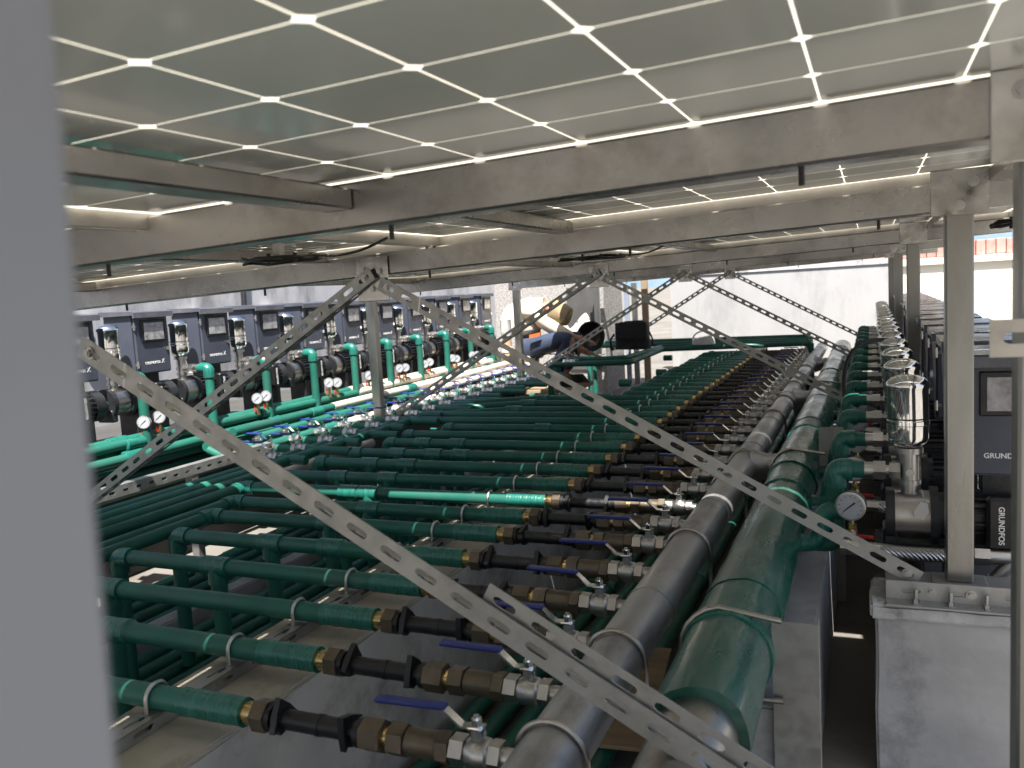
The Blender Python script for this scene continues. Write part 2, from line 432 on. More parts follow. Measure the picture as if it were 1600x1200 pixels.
# walls
mb = MB(); mb.box((-4.5, -1, 0), (-4.3, 12.2, 1.95))
o = mb.obj('boundary_wall', 'wallg', None, 0); tag(o, 'stained grey concrete wall behind the left row of pump cabinets', 'wall')
mb = MB(); mb.box((-2.62, 11.95, 0), (0.28, 12.15, 1.36))
o = mb.obj('boundary_wall', 'wallp', None, 0); tag(o, 'pale weathered wall at the far end behind the braces', 'wall')
mb = MB(); mb.box((-2.66, 11.93, 1.36), (0.29, 12.16, 1.43)); mb.obj('coping', 'concrete', o, 0)
mb = MB(); mb.box((-4.3, 9.6, 0), (-2.9, 10.4, 1.9))
o = mb.obj('pebbledash_wall', 'rough', None, 0); tag(o, 'rough speckled pebbledash wall behind the crouching person', 'wall')
mb = MB(); mb.box((-3.35, 9.575, 0.3), (-2.98, 9.598, 1.28)); mb.obj('dark_panel', 'pedestal', o, 0)
# building beyond
e = empty('parapet_building', (1.5, 13.2, 0), 'cream parapet wall with red brick coping beyond the right pumps', 'building')
mb = MB(); mb.box((-4.0, 0, 0), (8, .4, 1.40), None); mb.obj('wall', 'cream', e, 0)
mb = MB(); mb.box((-4.0, -.06, 1.32), (0.95, .46, 1.41), None); mb.obj('ledge', 'cream', e, 0)
mb = MB(); mb.box((0.95, -.25, 0), (1.9, -.001, 1.44), None); mb.obj('pillar', 'wallp', e, 0)
mb = MB(); mb.bbox((0, 0, 0), (.112, .3, .20), .006); bk = mb.mesh('brick', 'brick')
for i in range(60):
    link('brick', bk, e, (-3.2 + i * .121, .02, 1.42 + random.uniform(-.004, .004)))
# far hill
mb = MB(); n = 60; vs = []; fs = []
for i in range(n + 1):
    x = -900 + 2400 * i / n
    h = 42 + 26 * sin(i * .33 + 1) + 14 * sin(i * .9) + 8 * sin(i * 2.1)
    vs += [(x, 700, -20), (x, 760, h * .6), (x, 900, h * 1.3), (x, 1200, -20)]
for i in range(n):
    for k in range(3): fs.append((4 * i + k, 4 * i + 4 + k, 4 * i + 5 + k, 4 * i + 1 + k))
mb.add(vs, fs); structure('hill', mb, 'hill', 60)

# ================================================================== SOLAR ROOF
CP = 0.158
def cell_mesh(pitch):
    c = pitch / 2 - 0.0013; k = c - 0.009
    poly = [(k, -c), (c, -k), (c, k), (k, c), (-k, c), (-c, k), (-c, -k), (-k, -c)]
    return MB().prism(poly, 'z', -0.0008, -0.0003).mesh('solar_cell', 'cell', 0)
CELL = cell_mesh(CP)
ROWS = [(-2.0, -.93), (-0.90, 0.145), (0.17, 1.192), (1.220, 2.276), (2.325, 3.47), (3.50, 4.64), (4.67, 5.83), (5.86, 7.0), (7.03, 8.2), (8.23, 9.4), (9.43, 10.5)]  # first row is an unseen addition behind the camera, darkening the foreground
COLS = [(-2.70, -1.205), (-1.195, 0.61)]
NCOL = [9, 11]
rowname = ['added out of view behind the camera for shade', 'nearest the camera overhead', 'overhead just in front of the first beam', 'between the first and second beams', 'just behind the second beam',
           'just before the third beam', 'just behind the third beam', 'just before the fourth beam', 'just behind the fourth beam', 'before the last beam', 'at the far end']
for ri, (y0, y1) in enumerate(ROWS):
    for ci, (x0, x1) in enumerate(COLS):
        cx, cy = (x0 + x1) / 2, (y0 + y1) / 2
        p = empty('solar_panel', (cx, cy, roof_z(cx, cy)), 'glass solar panel %s, %s column' % (rowname[ri], ('left', 'right')[ci]), 'solar panel', 'solar panels of the roof',
                  Euler((atan2(0.003, 1), -atan2(0.034, 1), 0)))
        hx, hy = (x1 - x0) / 2, (y1 - y0) / 2
        MB().add([(-hx + .008, -hy + .008, 0), (hx - .008, -hy + .008, 0), (hx - .008, hy - .008, 0), (-hx + .008, hy - .008, 0)], [(0, 3, 2, 1)]).obj('glass_sheet', 'sheet', p, 0)
        f = MB()
        for a, b in (((-hx, -hy), (hx, -hy + .012)), ((-hx, hy - .012), (hx, hy)), ((-hx, -hy + .012), (-hx + .012, hy - .012)), ((hx - .012, -hy + .012), (hx, hy - .012))):
            f.box((a[0], a[1], -.028), (b[0], b[1], .008))
        f.obj('frame', 'frame', p, 0)
        nc = NCOL[ci]; px = (2 * hx - .07) / nc; py = (2 * hy - .07) / 6
        if ri in (2, 3):
            me = CELL
            for i in range(nc):
                for j in range(6):
                    c = link('solar_cell', me, p, ((i - (nc - 1) / 2) * CP, hy - .036 - (j + .5) * CP, 0))
        else:
            cm = MB(); c = px / 2 - .0011; d = py / 2 - .0011; k = .009
            for i in range(nc):
                for j in range(6):
                    ox, oy = (i - (nc - 1) / 2) * px, (j - 2.5) * py
                    cm.prism([(ox + c - k, oy - d), (ox + c, oy - d + k), (ox + c, oy + d - k), (ox + c - k, oy + d), (ox - c + k, oy + d), (ox - c, oy + d - k), (ox - c, oy - d + k), (ox - c + k, oy - d)], 'z', -.0008, -.0003)
            o = cm.obj('solar_cells', 'cell', p, 0); o['kind'] = 'stuff'

# X beams
FR = [1.15, 2.23, 4.57, 6.97, 9.37]
fname = ['nearest', 'second', 'third', 'fourth', 'farthest']
for i, y in enumerate(FR):
    xa, xb = -2.96, 0.61
    top = 0.004 if i == 0 else 0.029
    hgt = 0.072 if i == 0 else 0.068
    za, zb = roof_z(xa, y), roof_z(xb, y)
    e = empty('roof_beam', (xa, y, za - top - hgt), '%s broad stainless beam across the underside of the solar roof' % fname[i], 'beam', 'roof beams')
    L = xb - xa; mx = Matrix.Rotation(-atan2(zb - za, L), 4, 'Y')
    b = MB(); b.bbox((0, 0, 0), (L, .06, hgt), .004, mx); b.obj('beam_tube', 'beam', e)
    # cable clips and screws under the beam
    for k in range(5):
        x = .4 + k * .62 + .1 * (i % 2)
        MB().cyl((0, 0, 0), (0, 0, -.022), .004, n=8).obj('hanging_screw', 'iron', e).location = mx @ Vector((x, .03, 0))
# Y purlins
pl = ['under the right hand panels', 'along the right edge', 'along the left edge', 'under the left hand panels']
segs = [(-2.0, 1.15), (1.21, 2.23), (2.29, 4.57), (4.63, 6.97), (7.03, 9.37)]
sname = ['before the nearest beam', 'between nearest and second beams', 'between second and third beams', 'between third and fourth beams', 'before the farthest beam']
for xi, x in enumerate((-0.81, 0.25, -2.62, -1.62)):
    for si, (ya, yb) in enumerate(segs):
        za = roof_z(x, ya) - .003
        o = MB().bbox((x, ya + .001, za - .032), (x + .06, yb - .001, za), .003).obj('roof_purlin', 'beam')
        tag(o, 'steel purlin %s, %s' % (pl[xi], sname[si]), 'purlin', 'purlins of the roof')

# posts, plates and braces
def gusset(parent, w, h, y):
    """folded bracket plate facing -Y with bolts, local origin at its centre"""
    m_ = MB(); m_.bbox((-w / 2, -.004, -h / 2), (w / 2, 0, h / 2), .0015)
    p = m_.obj('bracket_plate', 'plate', parent); p.location = y
    for bx, bz in ((-.028, .028), (.028, .022), (0.0, -.03)):
        link('bolt', BOLT, p, (bx, -.004, bz), TOY)
    return p

def post(x, y, zb, label, group):
    zt = roof_z(x, y) - .10
    e = empty('steel_post', (x, y + .03, zb), label, 'post', group)
    MB().bbox((-.03, -.028, .006), (.03, .028, zt - zb), .004).obj('post_tube', 'post', e)
    MB().bbox((-.06, -.045, 0), (.06, .045, .006), .002).obj('base_plate', 'galv', e)
    gusset(e, .122, .105, (0, -.031, zt - zb + .045))
    return e
rpos = ['nearest', 'second', 'third', 'fourth', 'fifth']
for i, y in enumerate(FR):
    post(.19, y, .485, '%s steel post on the right, beside the pump tanks' % ('foreground' if i == 0 else rpos[i]), 'roof posts')
for i, y in enumerate(FR[1:]):
    post(-2.92, y, .485, '%s steel post in the left row near the gauges' % rpos[i], 'roof posts')

def brace(p0, p1, y, label, splice=False, flip=False):
    """slotted angle from p0 to p1 (x, z) lying in plane y"""
    d = Vector((p1[0] - p0[0], 0, p1[1] - p0[1])); L = d.length; d.normalize()
    up = Vector((0, 1, 0)).cross(d) * -1
    if up.z < 0: up = -up
    mx = Matrix((d, Vector((0, 1, 0)), up)).transposed().to_4x4(); 
    e = empty('slotted_brace', (p0[0], y, p0[1]), label, 'brace', 'diagonal slotted braces')
    m_ = MB(); slot_plate(m_, L, .042, .003, .07, .042, .0140, mx, -.021)
    m_.obj('slotted_face', 'galv', e, 0)
    m2 = MB(); r = mx @ Matrix.Translation((0, .003, .0205 if not flip else -.0175)) @ Matrix.Rotation(radians(-90), 4, 'X')
    slot_plate(m2, L, .036, .003, .07, .042, .0140, r, .0005)
    m2.obj('slotted_flange', 'galv', e, 0)
    if splice:
        m3 = MB(); slot_plate(m3, L * .44, .038, .003, .07, .042, .0140, mx @ Matrix.Translation((L * .56, .010, .030)), -.021)
        m3.obj('splice_bar', 'galv', e, 0)
    for t in (.03, L - .03):
        q = d * t; link('bolt', BOLT, e, (q.x, -.001, q.z), TOY)
    return e
MIDX = -1.40
for i, y in enumerate(FR):
    zt = roof_z(MIDX, y) - .10
    if i > 0:
        e = empty('hanger_plate', (MIDX, y - .004, zt), 'bracket plate under the %s roof beam where two braces meet' % fname[i], 'bracket', 'brace plates')
        gusset(e, .112, .135, (0, 0, -.005))
    ys = y - .02
    brace((MIDX + .03, zt - .02) if i else (-1.36, 1.25 - .05), (.10, .50) if i else (.05, 0.425), ys, '%s right hand slotted steel brace running down to the right pier' % fname[i], splice=(i == 0), flip=True)
    if i:
        brace((MIDX + .01, zt + .012), (-2.76, .545), ys - .006, '%s left hand slotted steel brace running down to the left rail' % fname[i], flip=True)

# out of focus upright close to the lens
e = empty('grey_upright', (-0.104, 0.023, 0), 'blurred grey upright close to the camera at the left edge', 'post', None, Euler((-.085, -.065, 0)))
MB().bbox((-.06, -.03, 0), (0.0, .03, 1.46), .006).obj('upright_tube', 'nearpost', e)
# slotted bracket on the foreground right post
e = empty('slotted_bracket', (.124, 1.10, 1.146), 'blurred steel bracket with one slot at the right picture edge', 'bracket')
m_ = MB(); slot_plate(m_, .07, .043, .003, .07, .044, .013, Matrix.Translation((0, 0, 0))); m_.obj('bracket_plate', 'steel', e, 0)

# piers with their base angles
PIER = displaced_box((0.0, -.07, 0), (0.36, .11, .452), .09, .004, 'concrete_pier', 'concrete', 12)
for i, y in enumerate(FR[1:]):
    e = empty('concrete_pier', (0, y, 0), '%s concrete pier under a right hand post, bolted angle on top' % rpos[i], 'pier', 'concrete piers')
    link('pier_block', PIER, e)
    m_ = MB(); slot_plate(m_, .33, .046, .004, .11, .044, .013, Matrix.Translation((.025, -.046, .456)))
    m_.box((.025, -.09, .4525), (.355, -.046, .457))
    m_.obj('base_angle', 'galv', e, 0)
    MB().box((.025, -.041, .4525), (.355, .09, .4845)).obj('base_channel', 'galv', e, 0)
    for x in (.09, .165, .24, .32):
        link('anchor_bolt', ANCHOR, e, (x, -.066, .457))
    for x, z in ((.125, .479), (.21, .479)):
        link('bolt', BOLT, e, (x, -.046, z), TOY)

PAD = displaced_box((-.012, -.082, .415), (0.372, .115, .4522), .045, .006, 'mortar_pad', 'mortar', 31)
for e in [o for o in COL.objects if o.name.startswith('concrete_pier')]:
    link('mortar_pad', PAD, e)
# left slotted rail carrying the left posts
e = empty('slotted_rail', (-2.885, 1.6, .505), 'slotted steel rail at the foot of the nearest left brace', 'rail')
m_ = MB(); R90 = Matrix.Rotation(radians(90), 4, 'Z')
slot_plate(m_, 1.89, .045, .003, .07, .030, .012, R90); m_.box((-.045, 0, .0455), (0, 1.89, .0485)); m_.obj('rail_face', 'galv', e, 0)
for k in range(2):
    MB().box((-.043, .02 + k * 1.3, -.505), (-.003, .06 + k * 1.3, .045)).obj('rail_leg', 'galv', e, 0)

# ================================================================== HEADERS
HX, HZ, HR = -0.485, 0.50, 0.055
e = empty('header_pipe', (HX, 0.3, HZ), 'long dull grey steel header pipe that the ball valves join', 'pipe')
MB().cyl((0, .45, 0), (0, 9.2, 0), HR, n=32).obj('pipe', 'header', e)
for y in (.9, 1.28, 2.02, 2.75, 3.2, 4.3, 4.9, 5.6, 6.7):
    m_ = MB(); pts = [(sin(a) * (HR + .006), y, cos(a) * (HR + .006)) for a in [radians(-95 + 10 * k) for k in range(20)]]
    pts = [(-(HR + .006), y, -.14)] + pts + [((HR + .006), y, -.14)]
    m_.tube(pts, .005, n=8); m_.obj('u_bolt', 'steel', e)
for y in (1.55, 2.4, 3.4, 4.1, 5.1, 6.3):
    MB().cyl((0, y, 0), (0, y + .012, 0), HR + .0025, n=32).obj('weld_seam', 'header', e)
for yc in (3.15, 5.15, 7.35):
    m_ = MB(); m_.tube([(0, yc, 0), (.10, yc + .02, 0), (.215, yc + .02, .01)], .05, n=20, bend=.05)
    m_.rev((.0, yc + .01, 0), (1, 0.05, 0), [(.03, .075), (.06, .062), (.10, .05)], 20)
    m_.obj('crossover', 'header', e)

BX, BZ, BR = -0.275, 0.505, 0.086
e = empty('main_pipe', (BX, 0.3, BZ), 'big main pipe wrapped in dark green film, with a bare steel end', 'pipe')
MB().cyl((0, .2, 0), (0, 1.2, 0), .070, n=36).obj('bare_pipe', 'steel', e)
# wrapped part: overlapping film segments, a little uneven
random.seed(3)
y = 1.02; k = 0
from mathutils import noise
while y < 8.7:
    L = random.uniform(.5, .85); r1 = BR + random.uniform(-.001, .004)
    n = 40; rings = 14; vs = []; fs = []
    for i in range(rings + 1):
        t = i / rings
        for j in range(n):
            a = 2 * pi * j / n
            p_ = Vector((cos(a) * 3, (y + t * L) * 5, sin(a) * 3))
            rr = r1 + .0030 * noise.noise(p_) + .0022 * noise.noise(p_ * 3.1) - .002 * t
            vs.append((rr * cos(a), y + t * L + (.012 * sin(a * 2 + k) if i in (0,) else 0), rr * sin(a)))
    for i in range(rings):
        for j in range(n):
            fs.append((i * n + j, i * n + (j + 1) % n, (i + 1) * n + (j + 1) % n, (i + 1) * n + j))
    m_ = MB(); m_.add(vs, fs)
    m_.add([(cos(2 * pi * j / n) * .06, y + .004, sin(2 * pi * j / n) * .06) for j in range(n)] + [vs[j] for j in range(n)], [(j, (j + 1) % n, n + (j + 1) % n, n + j) for j in range(n)])
    m_.obj('film_wrap', 'wrap', e, 50)
    if k in (0, 2, 4, 6):
        m2 = MB(); m2.cyl((0, y + L * .55, 0), (0, y + L * .55 + .045, 0), r1 + .003, n=40); m2.obj('tape_band', 'tape', e)
    y += L - .035; k += 1
# loose flap of film
m_ = MB(); m_.add([(-.085, 1.62, .0), (-.12, 1.60, -.05), (-.118, 2.05, -.055), (-.087, 2.1, 0), (-.083, 1.62, .0), (-.117, 1.60, -.05), (-.115, 2.05, -.055), (-.084, 2.1, 0)],
                   [(0, 1, 2, 3), (4, 7, 6, 5), (0, 4, 5, 1), (1, 5, 6, 2), (2, 6, 7, 3), (3, 7, 4, 0)]); m_.obj('loose_film', 'wrap', e)

# upright channels with u-bolts that hold the big pipe
for i, (y, zt) in enumerate(((1.675, .575), (3.36, .68), (5.6, .66))):
    e = empty('support_channel', (-.19, y, 0), '%s upright steel channel holding the big green pipe' % rpos[i], 'support', 'pipe supports')
    MB().box((0, 0, 0), (.088, .004, zt)).obj('web', 'galv', e, 0)
    m_ = MB(); slot_plate(m_, zt, .03, .003, .07, .034, .01, Matrix.Translation((.085, .0045, 0)) @ Matrix(((0, 1, 0, 0), (0, 0, 1, 0), (1, 0, 0, 0), (0, 0, 0, 1))))
    m_.obj('flange', 'galv', e, 0)
    cz = BZ; pts = [(.02, -.012, cz + .075)] + [(BX + .19 - (BR + .008) * sin(a), -.012, cz + (BR + .008) * cos(a)) for a in [radians(10 + 16 * k) for k in range(11)]] + [(.02, -.012, cz - .09)]
    MB().tube(pts, .006, n=10).obj('u_bolt', 'steel', e)

# ================================================================== BRANCH LINES
PZ = 0.50; PR = 0.0235
YS = [1.177, 1.403, 1.632, 1.858, 2.102, 2.348, 2.566, 2.775, 3.031, 3.278, 3.531, 3.784, 4.036, 4.28, 4.52, 4.77]
while YS[-1] < 8.9: YS.append(YS[-1] + .2385)

# shared fittings, local origin on the pipe axis at x = 0 on the header axis
def valve_meshes():
    D = {}
    b = MB()
    b.cyl((-.052, 0, 0), (-.075, 0, 0), .0165, n=16)
    b.hexn((-.075, 0, 0), (-.095, 0, 0), .027); b.rev((-.095, 0, 0), (-1, 0, 0), [(0, .021), (.006, .026), (.022, .0285), (.038, .026), (.046, .021)], 20)
    b.hexn((-.141, 0, 0), (-.166, 0, 0), .027)
    b.cyl((-.120, 0, .02), (-.120, 0, .046), .0105, n=14)
    D['body'] = b.mesh('valve_body', 'nickel')
    b = MB(); b.hexn((-.120, 0, .046), (-.120, 0, .060), .010); b.cyl((-.120, 0, .060), (-.120, 0, .066), .005, n=10); b.box((-.133, -.013, .0435), (-.107, .013, .0465)); b.box((-.1085, -.004, .032), (-.1055, .004, .0465))
    D['stem'] = b.mesh('stem_nut', 'chrome')
    b = MB()
    poly = [(-.112, .0475), (-.145, .0475), (-.178, .076), (-.20, .0765), (-.20, .0735), (-.18, .073), (-.147, .0445), (-.112, .0445)]
    b.prism(poly, 'y', -.009, .009); D['lever'] = b.mesh('lever', 'chrome', 0)
    b = MB(); b.bbox((-.305, -.0105, .0705), (-.172, .0105, .0800), .0035); D['grip'] = b.mesh('grip', 'blue')
    b = MB(); b.hexn((-.168, 0, 0), (-.190, 0, 0), .0285); b.rev((-.190, 0, 0), (-1, 0, 0), [(0, .022), (.004, .0245), (.06, .0245), (.064, .022)], 18); b.hexn((-.254, 0, 0), (-.285, 0, 0), .029)
    D['check'] = b.mesh('check_valve', 'bronze')
    b = MB(); b.cyl((-.283, 0, 0), (-.300, 0, 0), .0185, n=16); D['brass1'] = b.mesh('brass_nipple', 'brass')
    b = MB(); b.cyl((-.570, 0, 0), (-.606, 0, 0), .0215, n=16); D['brass2'] = b.mesh('brass_nipple', 'brass')
    b = MB(); b.hexn((-.299, 0, 0), (-.340, 0, 0), .030); D['nut1'] = b.mesh('union_nut', 'bronze')
    b = MB(); b.hexn((-.545, 0, 0), (-.575, 0, 0), .031); D['nut2'] = b.mesh('union_nut', 'bronze')
    b = MB(); b.cyl((-.338, 0, 0), (-.547, 0, 0), .0185, n=18); b.cyl((-.338, 0, 0), (-.352, 0, 0), .026, n=18); b.cyl((-.533, 0, 0), (-.547, 0, 0), .026, n=18)
    for x in (-.372, -.518):
        mx = Matrix.Translation((x, 0, 0)) @ Matrix.Rotation(radians(random.choice((20, 45, 70))), 4, 'X')
        b.prism([(-.036, -.008), (.036, -.008), (.02, .02), (.0, .044), (-.02, .02)], 'x', -.006, .006, mx)
        b.prism([(-.02, -.02), (.02, -.02), (.03, 0), (.02, .02), (-.02, .02), (-.03, 0)], 'x', -.007, .007, mx)
    b.cyl((-.43, 0, 0), (-.44, 0, 0), .0198, n=18)
    D['spacer'] = b.mesh('spacer_tube', 'black')
    b = MB(); pts = [(0, -(PR + .006), -.055)] + [(0, (PR + .005) * sin(a), (PR + .005) * cos(a)) for a in [radians(-90 + 15 * k) for k in range(13)]] + [(0, (PR + .006), -.055)]
    b.tube(pts, .0042, n=8); D['ubolt'] = b.mesh('u_bolt', 'nickel')
    b = MB(); vs = []; n = 20; rings = 12; fs = []
    for i in range(rings + 1):
        for j in range(n):
            a = 2 * pi * j / n; t = i / rings
            rr = PR + .0032 + .0009 * noise.noise(Vector((cos(a) * 2, t * 9, sin(a) * 2))) + (.0008 if i % 3 == 0 else 0)
            vs.append((-.602 - t * .15, rr * cos(a), rr * sin(a)))
    for i in range(rings):
        for j in range(n): fs.append((i * n + j, i * n + (j + 1) % n, (i + 1) * n + (j + 1) % n, (i + 1) * n + j))
    fs.append(tuple(range(n))); fs.append(tuple(range(rings * n, rings * n + n)))
    b.add(vs, fs); D['sleeve'] = b.mesh('tape_wrap', 'tape')
    return D
VM = valve_meshes()
def coupling(parent, a, b, r=.0295):
    a = Vector(a); b = Vector(b); d = b - a
    return MB().rev(a, d, [(0, PR), (.004, r), (d.length * .5, r * .985), (d.length - .004, r), (d.length, PR)], 18).obj('tape_wrap', 'tape', parent)

def left_end(k, y):
    """path of the green pipe left of the tape wrap, local coordinates"""
    X = lambda x: x - HX
    s = (X(-1.09), 0, 0)
    if k <= 2: return [s, (X(-3.05), 0, 0)], [(-1.95, 0), (-2.28, 0)]
    if k in (3, 4): return [s, (X(-2.18), 0, 0), (X(-2.18), 0, -.455)], [(-1.78, 0)]
    if k == 5: return [s, (X(-2.245), 0, 0), (X(-2.245), -1.9, 0)], [(-1.72, 0)]
    if k == 6: return [s, (X(-2.33), 0, 0), (X(-2.33), -2.1, 0)], [(-1.70, 0)]
    if k == 7: return [s, (X(-2.47), 0, 0), (X(-2.47), -2.2, 0)], [(-1.84, 0)]
    if k == 8: return [s, (X(-2.57), 0, 0), (X(-2.57), -2.4, 0)], [(-1.9, 0), (-2.15, 0)]
    if k in (9, 10, 11): return [s, (X(-2.45 + .04 * (k - 9)), 0, 0), (X(-2.45 + .04 * (k - 9)), 0, -.455)], [(-1.95, 0), (-2.15, 0)]
    if k in (12, 13): return [s, (X(-2.4 + .12 * (k - 12)), 0, 0), (X(-2.4 + .12 * (k - 12)), 0, -.455)], []
    if k == 14: return [s, (X(-2.63), 0, 0), (X(-2.63), -3.6, 0)], []
    if k == 15: return [s, (X(-2.73), 0, 0), (X(-2.73), -3.8, 0)], []
    if k in (16, 17, 18): return [s, (X(-2.15), 0, 0), (X(-2.62), -.22, 0), (X(-3.1), -.22, 0)], []
    return [s, (X(-1.60 - .01 * (k % 3)), 0, 0), (X(-1.60 - .01 * (k % 3)), 0, -.455)], []

def line_label(k, n):
    if k == 0: return 'nearest green pipe line with black spacer and blue lever valve'
    if k == 7: return 'eighth green pipe line from the front, brightened by a strip of sunlight'
    if k == n - 1: return 'farthest green pipe line with blue lever valve on the grey header'
    return '%s green pipe line from the front, with black spacer and blue lever valve' % ORD[k]

NL = len(YS)
for k, y in enumerate(YS):
    e = empty('branch_line', (HX, y, PZ), line_label(k, NL), 'pipe line', 'green branch lines joining the grey header')
    v = link('ball_valve', VM['body'], e)
    rz = random.uniform(-.10, .10)
    e.rotation_euler = (0, random.uniform(-.003, .003), random.uniform(-.006, .006))
    ax = Vector((-.120, 0, 0))
    h = link('stem_nut', VM['stem'], v)
    for nm in ('lever', 'grip'):
        q = link(nm, VM[nm], v); q.location = (-.120 + .120 * cos(rz), .120 * sin(rz), 0); q.rotation_euler = (0, 0, rz)
    link('check_valve', VM['check'], e, None, (random.uniform(-.4, .4), 0, 0))
    link('brass_nipple', VM['brass1'], e); link('brass_nipple', VM['brass2'], e)
    link('union_nut', VM['nut1'], e, None, (random.uniform(0, 1), 0, 0)); link('union_nut', VM['nut2'], e, None, (random.uniform(0, 1), 0, 0))
    link('spacer_tube', VM['spacer'], e, None, (random.uniform(-1.2, 1.2), 0, 0))
    link('tape_wrap', VM['sleeve'], e, None, (random.uniform(-3, 3), 0, 0))
    link('u_bolt', VM['ubolt'], e, (-1.31 - HX, 0, 0))
    path, legs = left_end(k, y)
    MB().tube(path, PR, n=18, bend=.03).obj('green_pipe', 'green', e)
    for i in range(1, len(path) - 1):
        q = Vector(path[i]); d1 = (Vector(path[i - 1]) - q).normalized(); d2 = (Vector(path[i + 1]) - q).normalized()
        MB().tube([q + d1 * .055, q, q + d2 * .055], .0295, n=16, bend=.034).obj('elbow', 'tape', e)
    for x, _ in legs:
        MB().tube([(x - HX, 0, 0), (x - HX, 0, -.455)], PR, n=16).obj('drop_leg', 'green', e)
        m_ = MB(); m_.cyl((x - HX - .045, 0, 0), (x - HX + .045, 0, 0), .0295, n=18); m_.cyl((x - HX, 0, 0), (x - HX, 0, -.05), .0295, n=18); m_.obj('tee', 'tape', e)
    if k % 3 == 1:
        xx = -1.5 - .13 * (k % 4) - HX; coupling(e, (xx, 0, 0), (xx - .09, 0, 0))

# pipe rail under the branch lines
e = empty('pipe_rail', (-1.31, .4, .4455), 'slotted steel strut on the kerb that the u-bolts clamp to', 'rail')
m_ = MB(); slot_plate(m_, 9.4, .041, .003, .11, .055, .012, Matrix.Translation((0, 0, .0280)) @ R90 @ Matrix.Rotation(radians(-90), 4, 'X') @ Matrix.Translation((0, 0, 0)), -.0205)
m_.obj('strut_top', 'galv', e, 0)
m_ = MB(); slot_plate(m_, 9.4, .0275, .003, .11, .05, .01, Matrix.Translation((.0205, 0, 0)) @ R90); slot_plate(m_, 9.4, .0275, .003, .11, .05, .01, Matrix.Translation((-.0175, 0, 0)) @ R90); m_.obj('strut_side', 'galv', e, 0)
for k in range(12):
    link('anchor_bolt', ANCHOR, e, (-.055, .3 + k * .78, -.0005))

# floor pipes
fp = []
for i, x in enumerate((-2.96, -2.85, -2.74, -2.63)): fp.append((x, .4, 7.2, 'left group under the green lines', i))
for i, x in enumerate((-2.39, -2.30, -2.21, -2.12)): fp.append((x, .4, 5.4, 'middle group under the green lines', i))
for i, x in enumerate((-1.09, -1.0, -.915, -.83, -.745, -.66)): fp.append((x, .3, 9.0, 'trench group beneath the ball valves', i))
for x, ya, yb, g, i in fp:
    e = empty('floor_pipe', (x, ya, .032), '%s green pipe from the left lying on the floor, %s' % (ORD[i], g), 'pipe', 'green pipes on the floor')
    MB().cyl((0, 0, 0), (0, yb - ya, 0), .026, n=16).obj('green_pipe', 'green', e)
    for j in range(3):
        yy = .9 + j * 1.7 + random.uniform(0, .5)
        coupling(e, (0, yy, 0), (0, yy + .08, 0), .031)
o = tag(MB().bbox((-.80, 2.0, .062), (-.56, 2.62, .074), .002).obj('plywood_offcut', 'wood'), 'tan board lying on the trench pipes below the ball valves', 'board')
o.rotation_euler = (0, 0, radians(6)); o.location = (.22, .06, 0)
# lower cross pipes in the middle distance
for i in range(9):
    y = 5.35 + i * .245
    e = empty('cross_pipe', (-1.72, y, .26), '%s low green cross pipe behind the bent lines' % ORD[i], 'pipe', 'low green cross pipes')
    MB().tube([(0, 0, -.2), (0, 0, 0), (-1.25, 0, .03)], .025, n=14, bend=.04).obj('green_pipe', 'green', e)
    link('u_bolt', VM['ubolt'], e, (-.45, 0, .012)); link('u_bolt', VM['ubolt'], e, (-.95, 0, .022))

# ================================================================== PUMP SETS
def text_mesh(txt, size):
    cu = bpy.data.curves.new('lettering', 'FONT'); cu.body = txt; cu.size = size; cu.extrude = 0.0004; cu.offset = size * .018
    o = bpy.data.objects.new('lettering', cu); COL.objects.link(o)
    bpy.context.view_layer.update()
    me = bpy.data.meshes.new_from_object(o.evaluated_get(bpy.context.evaluated_depsgraph_get()))
    bpy.data.objects.remove(o); me.name = 'lettering'
    me.materials.clear(); me.materials.append(MT['white']); return me
TXT = text_mesh('GRUNDFOS', .0185)
TW = max(v.co.x for v in TXT.vertices)
def emblem_mesh(s):
    m_ = MB()
    m_.prism([(0, 0), (s * .18, 0), (s * .55, s * .5), (s * .98, s), (s * .8, s), (s * .4, s * .55)], 'y', -.0006, 0)
    m_.prism([(s * .62, s * .42), (s * .98, 0), (s * .8, 0), (s * .55, s * .32)], 'y', -.0006, 0)
    m_.prism([(s * .1, s * .9), (s * .3, s * .9), (s * .42, s * .7), (s * .34, s * .6)], 'y', -.0006, 0)
    return m_.mesh('emblem', 'white', 0)
EMB = emblem_mesh(.022)

